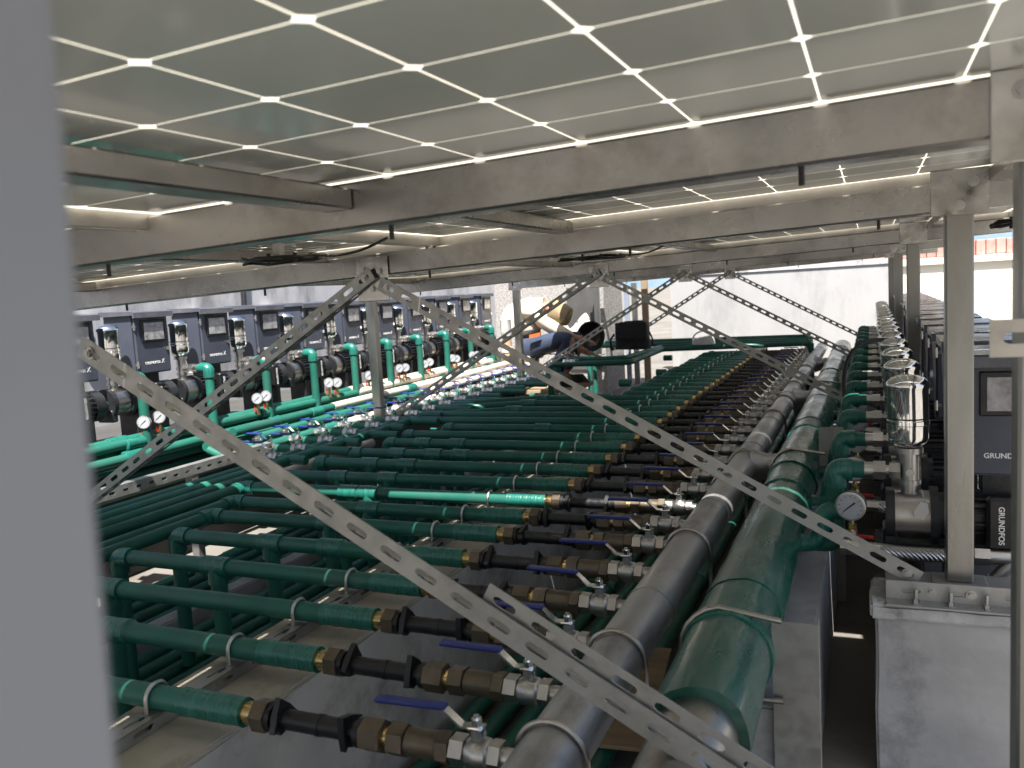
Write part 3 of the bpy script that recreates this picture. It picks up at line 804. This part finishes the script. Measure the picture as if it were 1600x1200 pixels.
def make_pump():
    """pump set facing local -Y; origin on the plinth below the cabinet"""
    e = empty('pump_set', (0, 0, 0), 'x', 'pump', 'pump sets')
    # cabinet: body with tapering side
    prof = [(-.10, .335), (-.10, .630), (.085, .630), (.085, .56), (.055, .52), (.0, .335)]
    body = MB().prism(prof, 'x', -.112, .112).obj('cabinet_body', 'cab', e, 0)
    lid = MB().prism([(-.138, .618), (-.138, .645), (-.13, .650), (.10, .656), (.10, .630), (-.128, .632), (-.128, .618)], 'x', -.128, .128).obj('cabinet_lid', 'lid', body, 0)
    MB().bbox((-.09, .083, .54), (.09, .098, .60), .006).obj('rear_housing', 'cab', body)
    door = MB().bbox((-.107, -.114, .340), (.107, -.1005, .624), .003).obj('door', 'cab', e)
    fr = MB().bbox((-.072, -.121, .492), (.086, -.1135, .606), .003).obj('screen_bezel', 'black', door)
    MB().bbox((-.056, -.1232, .505), (.070, -.1205, .592), .001).obj('screen', 'screen', door)
    lk = MB().cyl((.088, -.1135, .455), (.088, -.121, .455), .011, n=14).obj('lock', 'chrome', door)
    for z in (.385, .575):
        m_ = MB(); m_.cyl((-.111, -.116, z - .018), (-.111, -.116, z + .018), .005, n=8); m_.box((-.118, -.114, z - .006), (-.095, -.1085, z + .006)); m_.obj('hinge', 'nickel', door)
    link('lettering', TXT, door, (-.062, -.1145, .383), Euler((pi / 2, 0, 0)))
    link('emblem', EMB, door, (-.062 + TW + .008, -.1143, .382))
    # bracket below the cabinet
    m_ = MB(); m_.box((-.06, -.08, .275), (.05, .02, .335)); m_.obj('cabinet_bracket', 'iron', e, 0)
    # motor along local X with ribs
    mz, my = .215, -.07
    mo = MB(); mo.cyl((-.17, my, mz), (.06, my, mz), .062, n=24); mo.cyl((-.185, my, mz), (-.165, my, mz), .078, n=24); mo.rev((.06, my, mz), (1, 0, 0), [(0, .074), (.05, .074), (.06, .066), (.062, .03)], 24)
    mo = mo.obj('motor', 'iron', e)
    rb = MB()
    for i in range(20):
        a = 2 * pi * i / 20
        mx = Matrix.Translation((0, my, mz)) @ Matrix.Rotation(a, 4, 'X')
        rb.box((-.15, -.002, .06), (.055, .002, .073), mx)
    rb.obj('cooling_ribs', 'iron', mo, 0)
    MB().bbox((-.06, my - .098, mz - .055), (.0, my - .06, mz + .075), .008).obj('terminal_box', 'black', mo)
    link('lettering', TXT, mo, (-.034, my - .0992, mz + .055), Euler((pi / 2, pi / 2, 0)))
    m_ = MB(); m_.box((-.15, -.12, .012), (-.12, .0, .155)); m_.box((.02, -.12, .012), (.05, .0, .155)); m_.box((-.32, -.135, .0), (.12, .015, .012)); m_.obj('motor_foot', 'iron', e, 0)
    # pump head
    h = MB(); h.cyl((-.27, my, mz), (-.185, my, mz), .066, n=24); h.obj('pump_head', 'steel', e)
    m_ = MB(); m_.cyl((-.292, my, mz), (-.27, my, mz), .072, n=20); m_.bbox((-.30, my - .05, mz - .09), (-.262, my + .05, mz - .03), .006); m_.obj('end_flange', 'iron', e)
    # riser and tank
    m_ = MB(); m_.cyl((-.232, my, mz + .05), (-.232, my, .40), .023, n=16); m_.cyl((-.232, my, .30), (-.232, my, .312), .028, n=16); m_.cyl((-.232, my, .385), (-.232, my, .40), .034, n=16)
    m_.cyl((-.232, my - .03, .335), (-.232, my + .03, .335), .011, n=12); m_.obj('outlet_cross', 'nickel', e)
    T = MB().rev((-.235, my, .40), (0, 0, 1), [(0, .026), (.003, .035), (.018, .049), (.028, .051), (.062, .051), (.064, .053), (.074, .053), (.076, .051), (.155, .0505), (.162, .053), (.168, .0545), (.176, .053), (.188, .040), (.194, .022), (.196, .004)], 36).obj('pressure_tank', 'chrome', e, 40)
    m_ = MB(); m_.rev((-.235, my, .4785), (0, 0, 1), [(0, .0515), (.002, .0525), (.004, .0515)], 32); m_.obj('tank_seam', 'iron', T)
    return e
PROTO = make_pump()
def riser(parent, path, side):
    MB().tube(path, .0235, n=16, bend=.03).obj('riser_pipe', 'green', parent)
    q = Vector(path[1]); d1 = (Vector(path[0]) - q).normalized(); d2 = (Vector(path[2]) - q).normalized()
    MB().tube([q + d1 * .045, q, q + d2 * .05], .0295, n=14, bend=.034).obj('elbow', 'tape', parent)
    a = Vector((-.232, -.07, .335)); d = (Vector(path[0]) - a).normalized()
    m_ = MB(); m_.hexn(a + d * .024, a + d * .05, .022); m_.cyl(a + d * .05, a + d * .06, .014, n=12); m_.hexn(a + d * .06, a + d * .09, .026); m_.cyl(a + d * .09, Vector(path[0]) + d * .005, .021, n=14)
    m_.obj('union', 'nickel', parent)

RN, LN = 15, 11
for i in range(RN):
    e = PROTO if i == 0 else copy_tree(PROTO)
    e.location = (.322, 2.535 + .463 * i, .38)
    e['label'] = ('nearest grey pump cabinet of the right row, with mirror-bright tank' if i == 0 else
                  'farthest pump set of the right row' if i == RN - 1 else '%s pump set of the right row, counted from the camera' % ORD[i])
    e['group'] = 'right row of pump sets'
plain = copy_tree(PROTO)          # unpiped copy for the left row
pumpsR = [o for o in COL.objects if o.name.startswith('pump_set') and o is not plain]
for e in pumpsR:
    riser(e, [(-.345, -.07, .335), (-.42, -.07, .335), (-.42, -.07, .12), (-.53, -.07, .12)], 'r')
    # small gauge and red valve on the lower inlet
for i in range(LN):
    e = plain if i == 0 else copy_tree(plain)
    e.location = (-3.47, 2.77 + .452 * i, .62); e.rotation_euler = (0, 0, pi / 2)
    e['label'] = ('first pump set of the left row, half hidden behind the blurred upright' if i == 0 else
                  'farthest pump set of the left row, beside the crouching person' if i == LN - 1 else '%s pump set of the left row, door facing the pipes' % ORD[i])
    e['group'] = 'left row of pump sets'
pumpsL = [o for o in COL.objects if o.name.startswith('pump_set') and o.get('group') == 'left row of pump sets']
for i, e in enumerate(pumpsL):
    riser(e, [(-.232, -.19, .335), (-.232, -.255, .335), (-.232, -.255, -.06)], 'l')
    m_ = MB(); m_.cyl((.118, -.07, .215), (.158, -.07, .215), .026, n=14); m_.obj('inlet_pipe', 'tape', e)
    m_ = MB(); m_.box((-.32, -.16, .012), (.10, -.137, .016)); m_.box((-.02, -.165, -.08), (-.01, -.158, .016)); m_.box((-.20, -.165, -.08), (-.19, -.158, .016)); m_.obj('front_rail', 'nickel', e, 0)

# ------------------------------------------------------------------ gauges
def gauge_meshes():
    D = {}
    b = MB(); b.rev((0, .012, 0), (0, -1, 0), [(0, .030), (.002, .032), (.022, .032), (.024, .034), (.030, .034), (.031, .030)], 28); D['case'] = b.mesh('case', 'nickel')
    b = MB(); b.cyl((0, -.0175, 0), (0, -.0198, 0), .0295, n=28); D['dial'] = b.mesh('dial', 'dial')
    b = MB()
    b.prism([(-.016, -.012), (-.0145, -.0135), (.012, .0085), (.009, .011)], 'y', -.0212, -.0202)
    for k in range(11):
        a = radians(225 - 27 * k); u = Vector((cos(a), sin(a))); w = Vector((-u.y, u.x))
        p = [u * .022 + w * .0006, u * .022 - w * .0006, u * .0265 - w * .0006, u * .0265 + w * .0006]
        b.prism([(q.x, q.y) for q in p], 'y', -.0208, -.0202)
    D['marks'] = b.mesh('needle_and_marks', 'ink', 0)
    b = MB(); b.cyl((0, 0, -.033), (0, 0, -.045), .006, n=10); b.hexn((0, 0, -.045), (0, 0, -.058), .010); b.cyl((0, 0, -.058), (0, 0, -.085), .009, n=12); b.hexn((0, 0, -.085), (0, 0, -.10), .011); D['stem'] = b.mesh('gauge_cock', 'brass')
    b = MB(); b.bbox((.010, -.005, -.078), (.048, .003, -.070), .002); D['handle'] = b.mesh('cock_handle', 'red')
    b = MB(); b.bbox((-.022, -.005, -.082), (-.013, .003, -.040), .002); b.box((-.014, -.003, -.075), (-.006, .001, -.068)); D['vhandle'] = b.mesh('cock_handle', 'red')
    return D
GM = gauge_meshes()
def gauge(loc, rz, label, s=1.0, group='pressure gauges', side=1):
    e = empty('pressure_gauge', loc, label, 'gauge', group, Euler((0, 0, rz)))
    e.scale = (s, s, s)
    c = link('case', GM['case'], e); link('dial', GM['dial'], c); link('needle_and_marks', GM['marks'], c)
    st = link('gauge_cock', GM['stem'], e); h = link('cock_handle', GM['handle' if side > 0 else 'vhandle'], st)
    return e
gi = 0
for j, y in enumerate((2.98, 3.78, 4.47, 4.95, 5.35, 5.75, 6.2, 6.6, 7.05)):
    for d in (0, .09):
        g = gauge((-3.19 - .02 * random.random(), y + d, .745 + random.uniform(-.012, .012)), radians(38) + random.uniform(-.15, .15),
              'pressure gauge of the %s pair along the left pipes, %s one' % (ORD[j], ('left', 'right')[d > 0]), .95, 'gauges over the sunlit pipes', -1)
# gauges of the right row
for i in range(6):
    y = 2.385 + .463 * i
    gauge((-.055, y, .635), radians(-8), ('big round gauge with red cock nearest on the right row' if i == 0 else '%s gauge behind the nearest one on the right row' % ORD[i]), 1.15, 'gauges of the right row', 1)
    e = empty('inlet_hose', (-.055, y, .52), ('nearest braided steel hose with strainer below the right pumps' if i == 0 else '%s braided hose along the right pump row' % ORD[i]), 'hose', 'braided hoses of the right row')
    m_ = MB(); m_.hexn((-.03, 0, 0), (.03, 0, 0), .024); m_.cyl((0, 0, 0), (0, 0, .045), .014, n=14); m_.hexn((.03, 0, -.005), (.075, 0, -.006), .019); m_.obj('tee', 'nickel', e)
    m_ = MB(); m_.tube([(.07, 0, -.006), (.14, -.004, -.010), (.25, -.004, -.008), (.29, 0, -.004)], .0185, n=18, bend=.03); m_.obj('braided_hose', 'braid', e)
    m_ = MB(); m_.hexn((.29, 0, -.004), (.325, 0, -.004), .025); m_.cyl((.325, 0, -.004), (.40, 0, -.004), .021, n=16); m_.cyl((.385, 0, -.01), (.335, 0, -.075), .021, n=16); m_.hexn((.34, 0, -.068), (.33, 0, -.082), .024); m_.obj('y_strainer', 'nickel', e)
    m_ = MB(); m_.tube([(-.01, .05, .085), (-.075, .05, .085), (-.085, .05, -.015), (-.20, .05, -.015)], .0235, n=16, bend=.045); m_.obj('green_pipe', 'tape', e)
# tag on the nearest pump
e = empty('hang_tag', (.115, 2.385, .655), 'small metal tag hanging on the nearest right pump', 'tag')
m_ = MB(); m_.tube([(0, 0, .028), (.006, -.006, .0), (-.002, -.008, -.004)], .0015, n=6); m_.obj('wire', 'nickel', e)
m_ = MB(); m_.prism([(-.018, -.046), (.004, -.05), (.016, -.03), (.013, -.006), (-.004, -.003), (-.02, -.03)], 'y', -.0105, -.008); m_.obj('plate', 'whiteplastic', e, 0)
# black cable looping over the right elbows
e = empty('power_cable', (-.09, 4.2, .9), 'thick black cable looping over the green elbows on the right', 'cable')
MB().tube([(.2, .1, .03), (.1, 0, .05), (.01, -.1, .02), (-.03, -.2, -.08), (-.02, -.3, -.24)], .009, n=10, bend=.08).obj('cable', 'cable', e)

# ================================================================== LEFT MANIFOLD
# lit pipes running back along the left side
for i, (x, z, ya, yb) in enumerate(((-3.265, .60, 1.2, 8.2), (-3.225, .65, 1.2, 8.2), (-3.205, .595, 1.0, 8.2), (-3.0, .515, 3.4, 5.6), (-3.27, .66, 1.2, 8.0),
        (-3.15, .56, 3.3, 8.0), (-3.10, .61, 3.45, 8.0), (-3.05, .56, 3.6, 7.6), (-2.97, .44, 3.6, 6.0), (-3.262, .54, 1.0, 6.0), (-3.262, .48, 1.0, 6.0), (-3.262, .42, 1.0, 6.0), (-2.80, .40, 1.0, 4.3))):
    e = empty('manifold_pipe', (x, ya, z), '%s of the sunlit mint green pipes running along the left pumps' % ORD[i], 'pipe', 'sunlit pipes along the left pumps')
    pts = [(0, 0, 0)]; y = .9
    while y < yb - ya - .8:
        pts += [(random.uniform(-.012, .012), y, random.uniform(-.006, .006))]; y += .9
    pts += [(0, yb - ya, 0)]
    ns = min(len(pts) - 1, max(2, 1 + sum(1 for q in pts if q[1] + ya < 4.3 + .25 * (i % 3))))
    MB().tube(pts[:ns], .0245, n=14, bend=.2).obj('green_pipe', 'green', e)
    MB().tube(pts[ns - 1:], .0265, n=14, bend=.2).obj('bare_pipe', 'palepipe', e)
    for j in range(6):
        yy = .5 + j * 1.05 + random.uniform(0, .3)
        if yy < yb - ya - .2: coupling(e, (0, yy, 0), (0, yy + .11, 0), .030)
# short valve lines
def bv(parent, loc, rz=0.0):
    v = link('ball_valve', VM['body'], parent, loc, (0, 0, rz))
    link('stem_nut', VM['stem'], v); link('lever', VM['lever'], v); link('grip', VM['grip'], v); return v
for k in range(17):
    y = 3.30 + .235 * k; x0 = -3.05
    e = empty('valve_line', (x0, y, .515), '%s short green line with two bright ball valves beside the left posts' % ORD[k], 'pipe line', 'short valve lines on the left')
    MB().tube([(-.08, 0, .03), (0, 0, 0), (.62 if k % 2 else .52, 0, -.01)], .0225, n=14, bend=.03).obj('green_pipe', 'green', e)
    for xx in (.235, .43):
        bv(e, (xx + .0, 0, 0))
    MB().rev((.03, 0, .0), (0, 0, 1), [(0, .02), (.035, .02), (.036, .024), (.05, .024), (.052, .012), (.062, .012)], 14).obj('air_vent', 'nickel', e)

# far raised pipes carrying the bag and the cap
for i, (pts, lb) in enumerate((
        ([(-2.75, 7.3, .58), (-2.35, 7.3, .58), (-2.0, 7.35, .58), (-1.97, 8.5, .60), (-.55, 8.75, .60)], 'raised green pipe in the distance, bent towards the wall'),
        ([(-2.75, 7.5, .62), (-2.4, 7.5, .60), (-2.1, 7.55, .60), (-2.05, 8.8, .60), (-.6, 9.0, .60)], 'second raised green pipe in the distance, under the black bag'),
        ([(-3.0, 9.25, .60), (-.6, 9.25, .60)], 'straight green pipe crossing in front of the far wall'),
        ([(-3.0, 9.45, .62), (-.6, 9.45, .62)], 'farthest green pipe crossing in front of the far wall'))):
    e = empty('raised_pipe', pts[0], lb, 'pipe', 'raised green pipes at the far end')
    p0 = Vector(pts[0]); MB().tube([Vector(p) - p0 for p in pts], .026, n=16, bend=.06).obj('green_pipe', 'green', e)
    for q in (pts[0], pts[-1]):
        z = q[2]; MB().cyl(Vector((q[0], q[1], .0)) - p0, Vector(q) - p0, .028, n=12).obj('leg', 'green', e)
    bv(e, Vector((-2.45, pts[0][1], z)) - p0)

# ================================================================== SMALL THINGS
def blob(name, m, verts_fn, nu=24, nv=14, parent=None, smooth=60):
    vs = []; fs = []
    for i in range(nv + 1):
        for j in range(nu): vs.append(verts_fn(j / nu, i / nv))
    for i in range(nv):
        for j in range(nu): fs.append((i * nu + j, i * nu + (j + 1) % nu, (i + 1) * nu + (j + 1) % nu, (i + 1) * nu + j))
    fs.append(tuple(range(nu))); fs.append(tuple(range(nv * nu, nv * nu + nu)))
    return MB().add(vs, fs).obj(name, m, parent, smooth)

# black bag on the raised pipes
e = empty('shoulder_bag', (-2.27, 8.5, .615), 'black nylon shoulder bag standing on the far green pipes', 'bag')
def bagf(u, v):
    a = 2 * pi * u; c, s = cos(a), sin(a)
    q = lambda t: (abs(t) ** .35) * (1 if t >= 0 else -1)
    w = .178 * (1 - .13 * v) ; d = .10 * (1 - .25 * v)
    top = (1 if v < .999 else .94)
    n_ = .010 * noise.noise(Vector((c * 2, s * 2, v * 3)))
    return (q(c) * w * top + n_, q(s) * d * top, v * .275 + .012 * cos(c * 2.4) * v + n_)
blob('bag_body', 'bag', bagf, 32, 12, e)
m_ = MB(); m_.tube([(-.19, -.03, .16), (-.235, -.03, .10), (-.225, -.04, .0), (-.2, -.03, .01)], .011, n=8, bend=.03); m_.tube([(.18, -.03, .17), (.215, -.03, .09), (.20, -.03, .02)], .009, n=8, bend=.03); m_.obj('strap', 'bag', e)
blob('flap', 'bag', lambda u, v: ((abs(cos(2 * pi * u)) ** .35 * (1 if cos(2 * pi * u) >= 0 else -1)) * .160, -.09 - .012 * (1 - v) + .012 * sin(2 * pi * u), .11 + .165 * v), 20, 6, e)
# white cap
e = empty('white_cap', (-1.57, 8.62, .632), 'white visor cap lying on the far green pipes', 'cap')
blob('cap_band', 'whiteplastic', lambda u, v: (.115 * cos(2 * pi * u) * (1 - .04 * v), .09 * sin(2 * pi * u), v * (.075 + .02 * cos(2 * pi * u))), 28, 4, e)
m_ = MB(); m_.tube([(-.112, 0, .05), (-.09, 0, .10), (-.02, 0, .135), (.05, 0, .13), (.11, 0, .08)], .009, n=8, bend=.03); m_.obj('strap', 'whiteplastic', e)
# black round pan beside the person
e = empty('round_basin', (-2.62, 8.2, .76), 'black round basin standing on edge beside the crouching person', 'basin')
m_ = MB(); m_.rev((0, .09, 0), (-.1, -1, .15), [(0, .07), (.03, .11), (.09, .145), (.095, .158), (.10, .158), (.10, .145), (.045, .105), (.02, .06), (.02, .005)], 36); m_.obj('bowl', 'black', e, 40)
# white corrugated duct and leaning ladder rails by the far wall
e = empty('corrugated_duct', (-3.0, 8.9, .74), 'white ribbed duct bend behind the person', 'duct')
m_ = MB(); pts = []; rs = []
for i in range(34):
    t = i / 33; a = pi * .62 * t
    pts.append((-.20 + .28 * sin(a), -.05, -.02 + .22 * (1 - cos(a * 1.3)) * .55)); rs.append(.075 + (.006 if i % 2 else 0))
m_.tube(pts, rs, n=20); m_.obj('duct', 'whiteplastic', e, 40)
e = empty('leaning_rails', (-2.83, 10.6, 0), 'pale blue metal rails leaning by the far wall', 'rails')
m_ = MB(); m_.box((-.10, 0, 0), (-.04, .03, 1.25)); m_.obj('rail', 'paleblue', e, 0)
m_ = MB(); m_.box((.0, 0, 0), (.07, .03, 1.3)); m_.obj('rail', 'nickel', e, 0)
m_ = MB(); m_.bbox((.13, 0.0, 0), (.21, .05, 1.33), .004); m_.obj('timber', 'wood', e)
# stack of clear bottles
e = empty('clear_bottle', (-3.15, 7.25, .55), 'tall clear plastic cartridge with tan bands left of the person', 'bottle')
m_ = MB(); m_.rev((0, 0, 0), (0, 0, 1), [(0, .045), (.30, .045), (.31, .03)], 20); m_.obj('lower_body', 'card', e)
m_ = MB(); m_.rev((0, 0, .16), (0, 0, 1), [(0, .052), (.05, .052)], 20); m_.obj('collar', 'whiteplastic', e)
m_ = MB(); m_.rev((0, 0, .312), (0, 0, 1), [(0, .05), (.14, .05), (.15, .055), (.16, .05), (.165, .03)], 20); m_.obj('upper_body', 'clear', e)
# cardboard strip hanging in front of a cabinet
e = tag(MB().prism([(-.02, .10), (.012, .085), (.02, .03), (.012, .0), (.035, -.06), (.03, -.10), (.0, -.09), (-.01, .02)], 'x', -.002, .002).obj('cardboard_tag', 'card', None, 0), 'strip of brown cardboard hanging by a left pump riser', 'cardboard')
e.location = (-3.22, 5.05, .93); e.rotation_euler = (0, 0, radians(-35))
# blue boxes on the left wall
for i, y in enumerate((3.55, 4.45, 5.3)):
    e = empty('wall_box', (-4.295, y, 1.13), '%s small blue box fixed to the left wall above the cabinets' % ORD[i], 'box', 'blue wall boxes')
    MB().bbox((0, -.07, 0), (.06, .07, .11), .006).obj('box_body', 'bluebox', e); MB().bbox((0, -.08, .111), (.07, .08, .122), .003).obj('cover', 'whiteplastic', e)
m_ = MB(); m_.tube([(-4.28, 5.0, .6), (-4.28, 5.0, 1.2), (-4.28, 5.05, 1.9)], .02, n=10)
o = m_.obj('conduit', 'iron'); tag(o, 'dark conduit climbing the left wall', 'conduit')

# cable loops under the panels
def coil(loc, sx, label, seed):
    rnd = random.Random(seed)
    e = empty('cable_coil', loc, label, 'cable', 'cable loops under the panels')
    m_ = MB()
    for k in range(3):
        pts = [(sx * (1 + .06 * k) * cos(2 * pi * t / 14) + rnd.uniform(-.006, .006), .05 * sin(2 * pi * t / 14) + .006 * k, -.004 * k + rnd.uniform(-.004, .004)) for t in range(15)]
        m_.tube(pts, .0035, n=7)
    m_.tube([(sx, 0, 0), (sx + .06, .02, -.006), (sx + .13, .03, .004), (sx + .18, .06, .03)], .0035, n=7, bend=.05)
    m_.obj('cable_loop', 'cable', e)
    m_ = MB(); m_.cyl((-.03, 0, -.018), (-.03, 0, .012), .005, n=8); m_.cyl((.05, 0, -.014), (.05, 0, .01), .005, n=8); m_.obj('connector', 'cable', e)
    m_ = MB(); m_.box((-.008, -.01, .0), (.012, .01, .035)); m_.obj('clip', 'nickel', e, 0)
coil((-1.35, 1.72, 1.372), .10, 'black cable coil hanging under the solar roof, left', 1)
coil((-1.08, 3.4, 1.385), .13, 'tangled black cable hanging below the second beam', 2)
coil((.36, 2.5, 1.36), .07, 'black cable bundle beyond the right post plate', 3)

# ================================================================== PERSON
def skin_mesh(name, verts, edges, radii, m, parent, sub=2, root=0):
    me = bpy.data.meshes.new(name); me.from_pydata(verts, edges, []); me.update()
    o = link(name, me, parent)
    sk_ = o.modifiers.new('skin', 'SKIN'); sk_.use_smooth_shade = True; sk_.branch_smoothing = 0.6
    sv = me.skin_vertices[0].data if me.skin_vertices else None
    if sv is None:
        bpy.context.view_layer.objects.active = o
        sv = me.skin_vertices.new().data if hasattr(me.skin_vertices, 'new') else None
    if sv is not None:
        for i, r in enumerate(radii):
            sv[i].radius = r if isinstance(r, tuple) else (r, r)
            sv[i].use_root = (i == root)
    ss = o.modifiers.new('sub', 'SUBSURF'); ss.levels = sub; ss.render_levels = sub
    bpy.context.view_layer.update()
    ev = o.evaluated_get(bpy.context.evaluated_depsgraph_get())
    m2 = bpy.data.meshes.new_from_object(ev); bpy.data.objects.remove(o)
    m2.materials.clear(); m2.materials.append(MT[m])
    for p in m2.polygons: p.use_smooth = True
    return link(name, m2, parent)

P = empty('person', (-3.06, 7.85, 0.33), 'person crouching in a cream shirt, blue jeans and tan hat, bent over the pipes', 'person')
P.scale = (1.1, 1.1, 1.1)
# local frame: facing +X; pelvis at about z .33, thigh runs forward, torso bends forward and down
V = [(-.12, 0, .36), (-.13, -.01, .60), (-.01, -.02, .76), (.12, -.03, .72), (.19, -.03, .64), (.23, -.03, .55),
     (-.08, -.13, .33), (.38, -.17, .42), (.20, -.17, .06), (.34, -.17, .02),
     (-.08, .13, .33), (.35, .18, .41), (.16, .18, .06), (.30, .18, .02),
     (.06, -.15, .63), (.20, -.10, .50), (.36, -.05, .42), (.43, -.04, .40),
     (.06, .16, .63), (.18, .24, .42), (.35, .14, .30), (.42, .11, .27)]
E_ = [(0, 1), (1, 2), (2, 3), (3, 4), (4, 5), (0, 6), (6, 7), (7, 8), (8, 9), (0, 10), (10, 11), (11, 12), (12, 13), (2, 14), (14, 15), (15, 16), (16, 17), (2, 18), (18, 19), (19, 20), (20, 21)]
Rr = [.13, .125, .12, .055, .085, .07, .095, .07, .045, .035, .095, .07, .045, .035, .06, .045, .032, .03, .06, .045, .032, .03]
skin_mesh('body', V, E_, Rr, 'skin', P)
# shirt
skin_mesh('shirt', [(-.16, 0, .44), (-.17, -.005, .54), (-.15, -.01, .66), (-.05, -.02, .77), (.06, -.03, .75), (.05, -.16, .63), (.19, -.105, .51), (.05, .17, .63), (.17, .245, .44), (.35, -.055, .425), (.34, .145, .31)],
          [(0, 1), (1, 2), (2, 3), (3, 4), (3, 5), (5, 6), (3, 7), (7, 8), (6, 9), (8, 10)], [(.20, .20), (.235, .22), (.24, .23), (.22, .23), .13, .085, .065, .085, .065, .042, .042], 'shirt', P)
skin_mesh('trousers', [(-.14, 0, .34), (-.08, -.13, .33), (.14, -.155, .385), (.36, -.17, .43), (.205, -.17, .10), (-.08, .13, .33), (.33, .18, .42), (.165, .18, .10)],
          [(0, 1), (1, 2), (2, 3), (3, 4), (0, 5), (5, 6), (6, 7)], [.135, .105, .09, .085, .065, .10, .085, .065], 'denim', P)
hat = blob('hat', 'hat', lambda u, v: ((.145 - .04 * min(1, v * 2.2) + (-.05 * max(0, v - .45))) * cos(2 * pi * u) * (1 if v < .97 else .3), (.145 - .04 * min(1, v * 2.2) - .05 * max(0, v - .45)) * sin(2 * pi * u) * (1 if v < .97 else .3), .17 * v), 28, 12, P)
hat.location = (.165, -.03, .66); hat.rotation_euler = (0, radians(112), 0)
m_ = MB(); m_.prism([(0, 0), (.10, .02), (.11, .05), (.0, .03)], 'y', -.012, .012); tp = m_.obj('tool_pouch', 'orange', P, 0); tp.location = (.02, -.27, .44)
# shoes and hands on the same figure
for s in (-.17, .18):
    blob('shoe', 'black', lambda u, v, s=s: (.28 + .13 * cos(2 * pi * u) * (1 - .5 * v), s + .05 * sin(2 * pi * u) * (1 - .3 * v), -.005 + .075 * v), 18, 5, P)
for s, hx in ((-1, (.43, -.04, .40)), (1, (.42, .11, .27))):
    vs = [(0, 0, 0), (.05, 0, -.01)]; es = [(0, 1)]; rr = [.026, .024]
    for k, (dy, L) in enumerate(((-.027, .05), (-.009, .06), (.009, .062), (.027, .052))):
        b0 = len(vs); vs += [(.06, dy, -.012), (.06 + L * .6, dy, -.03), (.06 + L, dy, -.055)]; es += [(1, b0), (b0, b0 + 1), (b0 + 1, b0 + 2)]; rr += [.010, .009, .008]
    b0 = len(vs); vs += [(.02, -.03 * s, -.01), (.045, -.048 * s, -.025)]; es += [(0, b0), (b0, b0 + 1)]; rr += [.011, .009]
    h = skin_mesh('hand', vs, es, rr, 'skin', P, 1); h.location = hx
# plank the person squats on
o = tag(MB().bbox((-3.29, 7.45, .28), (-2.62, 8.2, .325), .004).obj('standing_board', 'wood'), 'plywood board on supports under the crouching person', 'board')
m_ = MB()
for x in (-3.25, -2.8):
    m_.box((x, 7.6, 0.0), (x + .06, 8.1, .2795))
m_.obj('board_support', 'wood', o, 0)
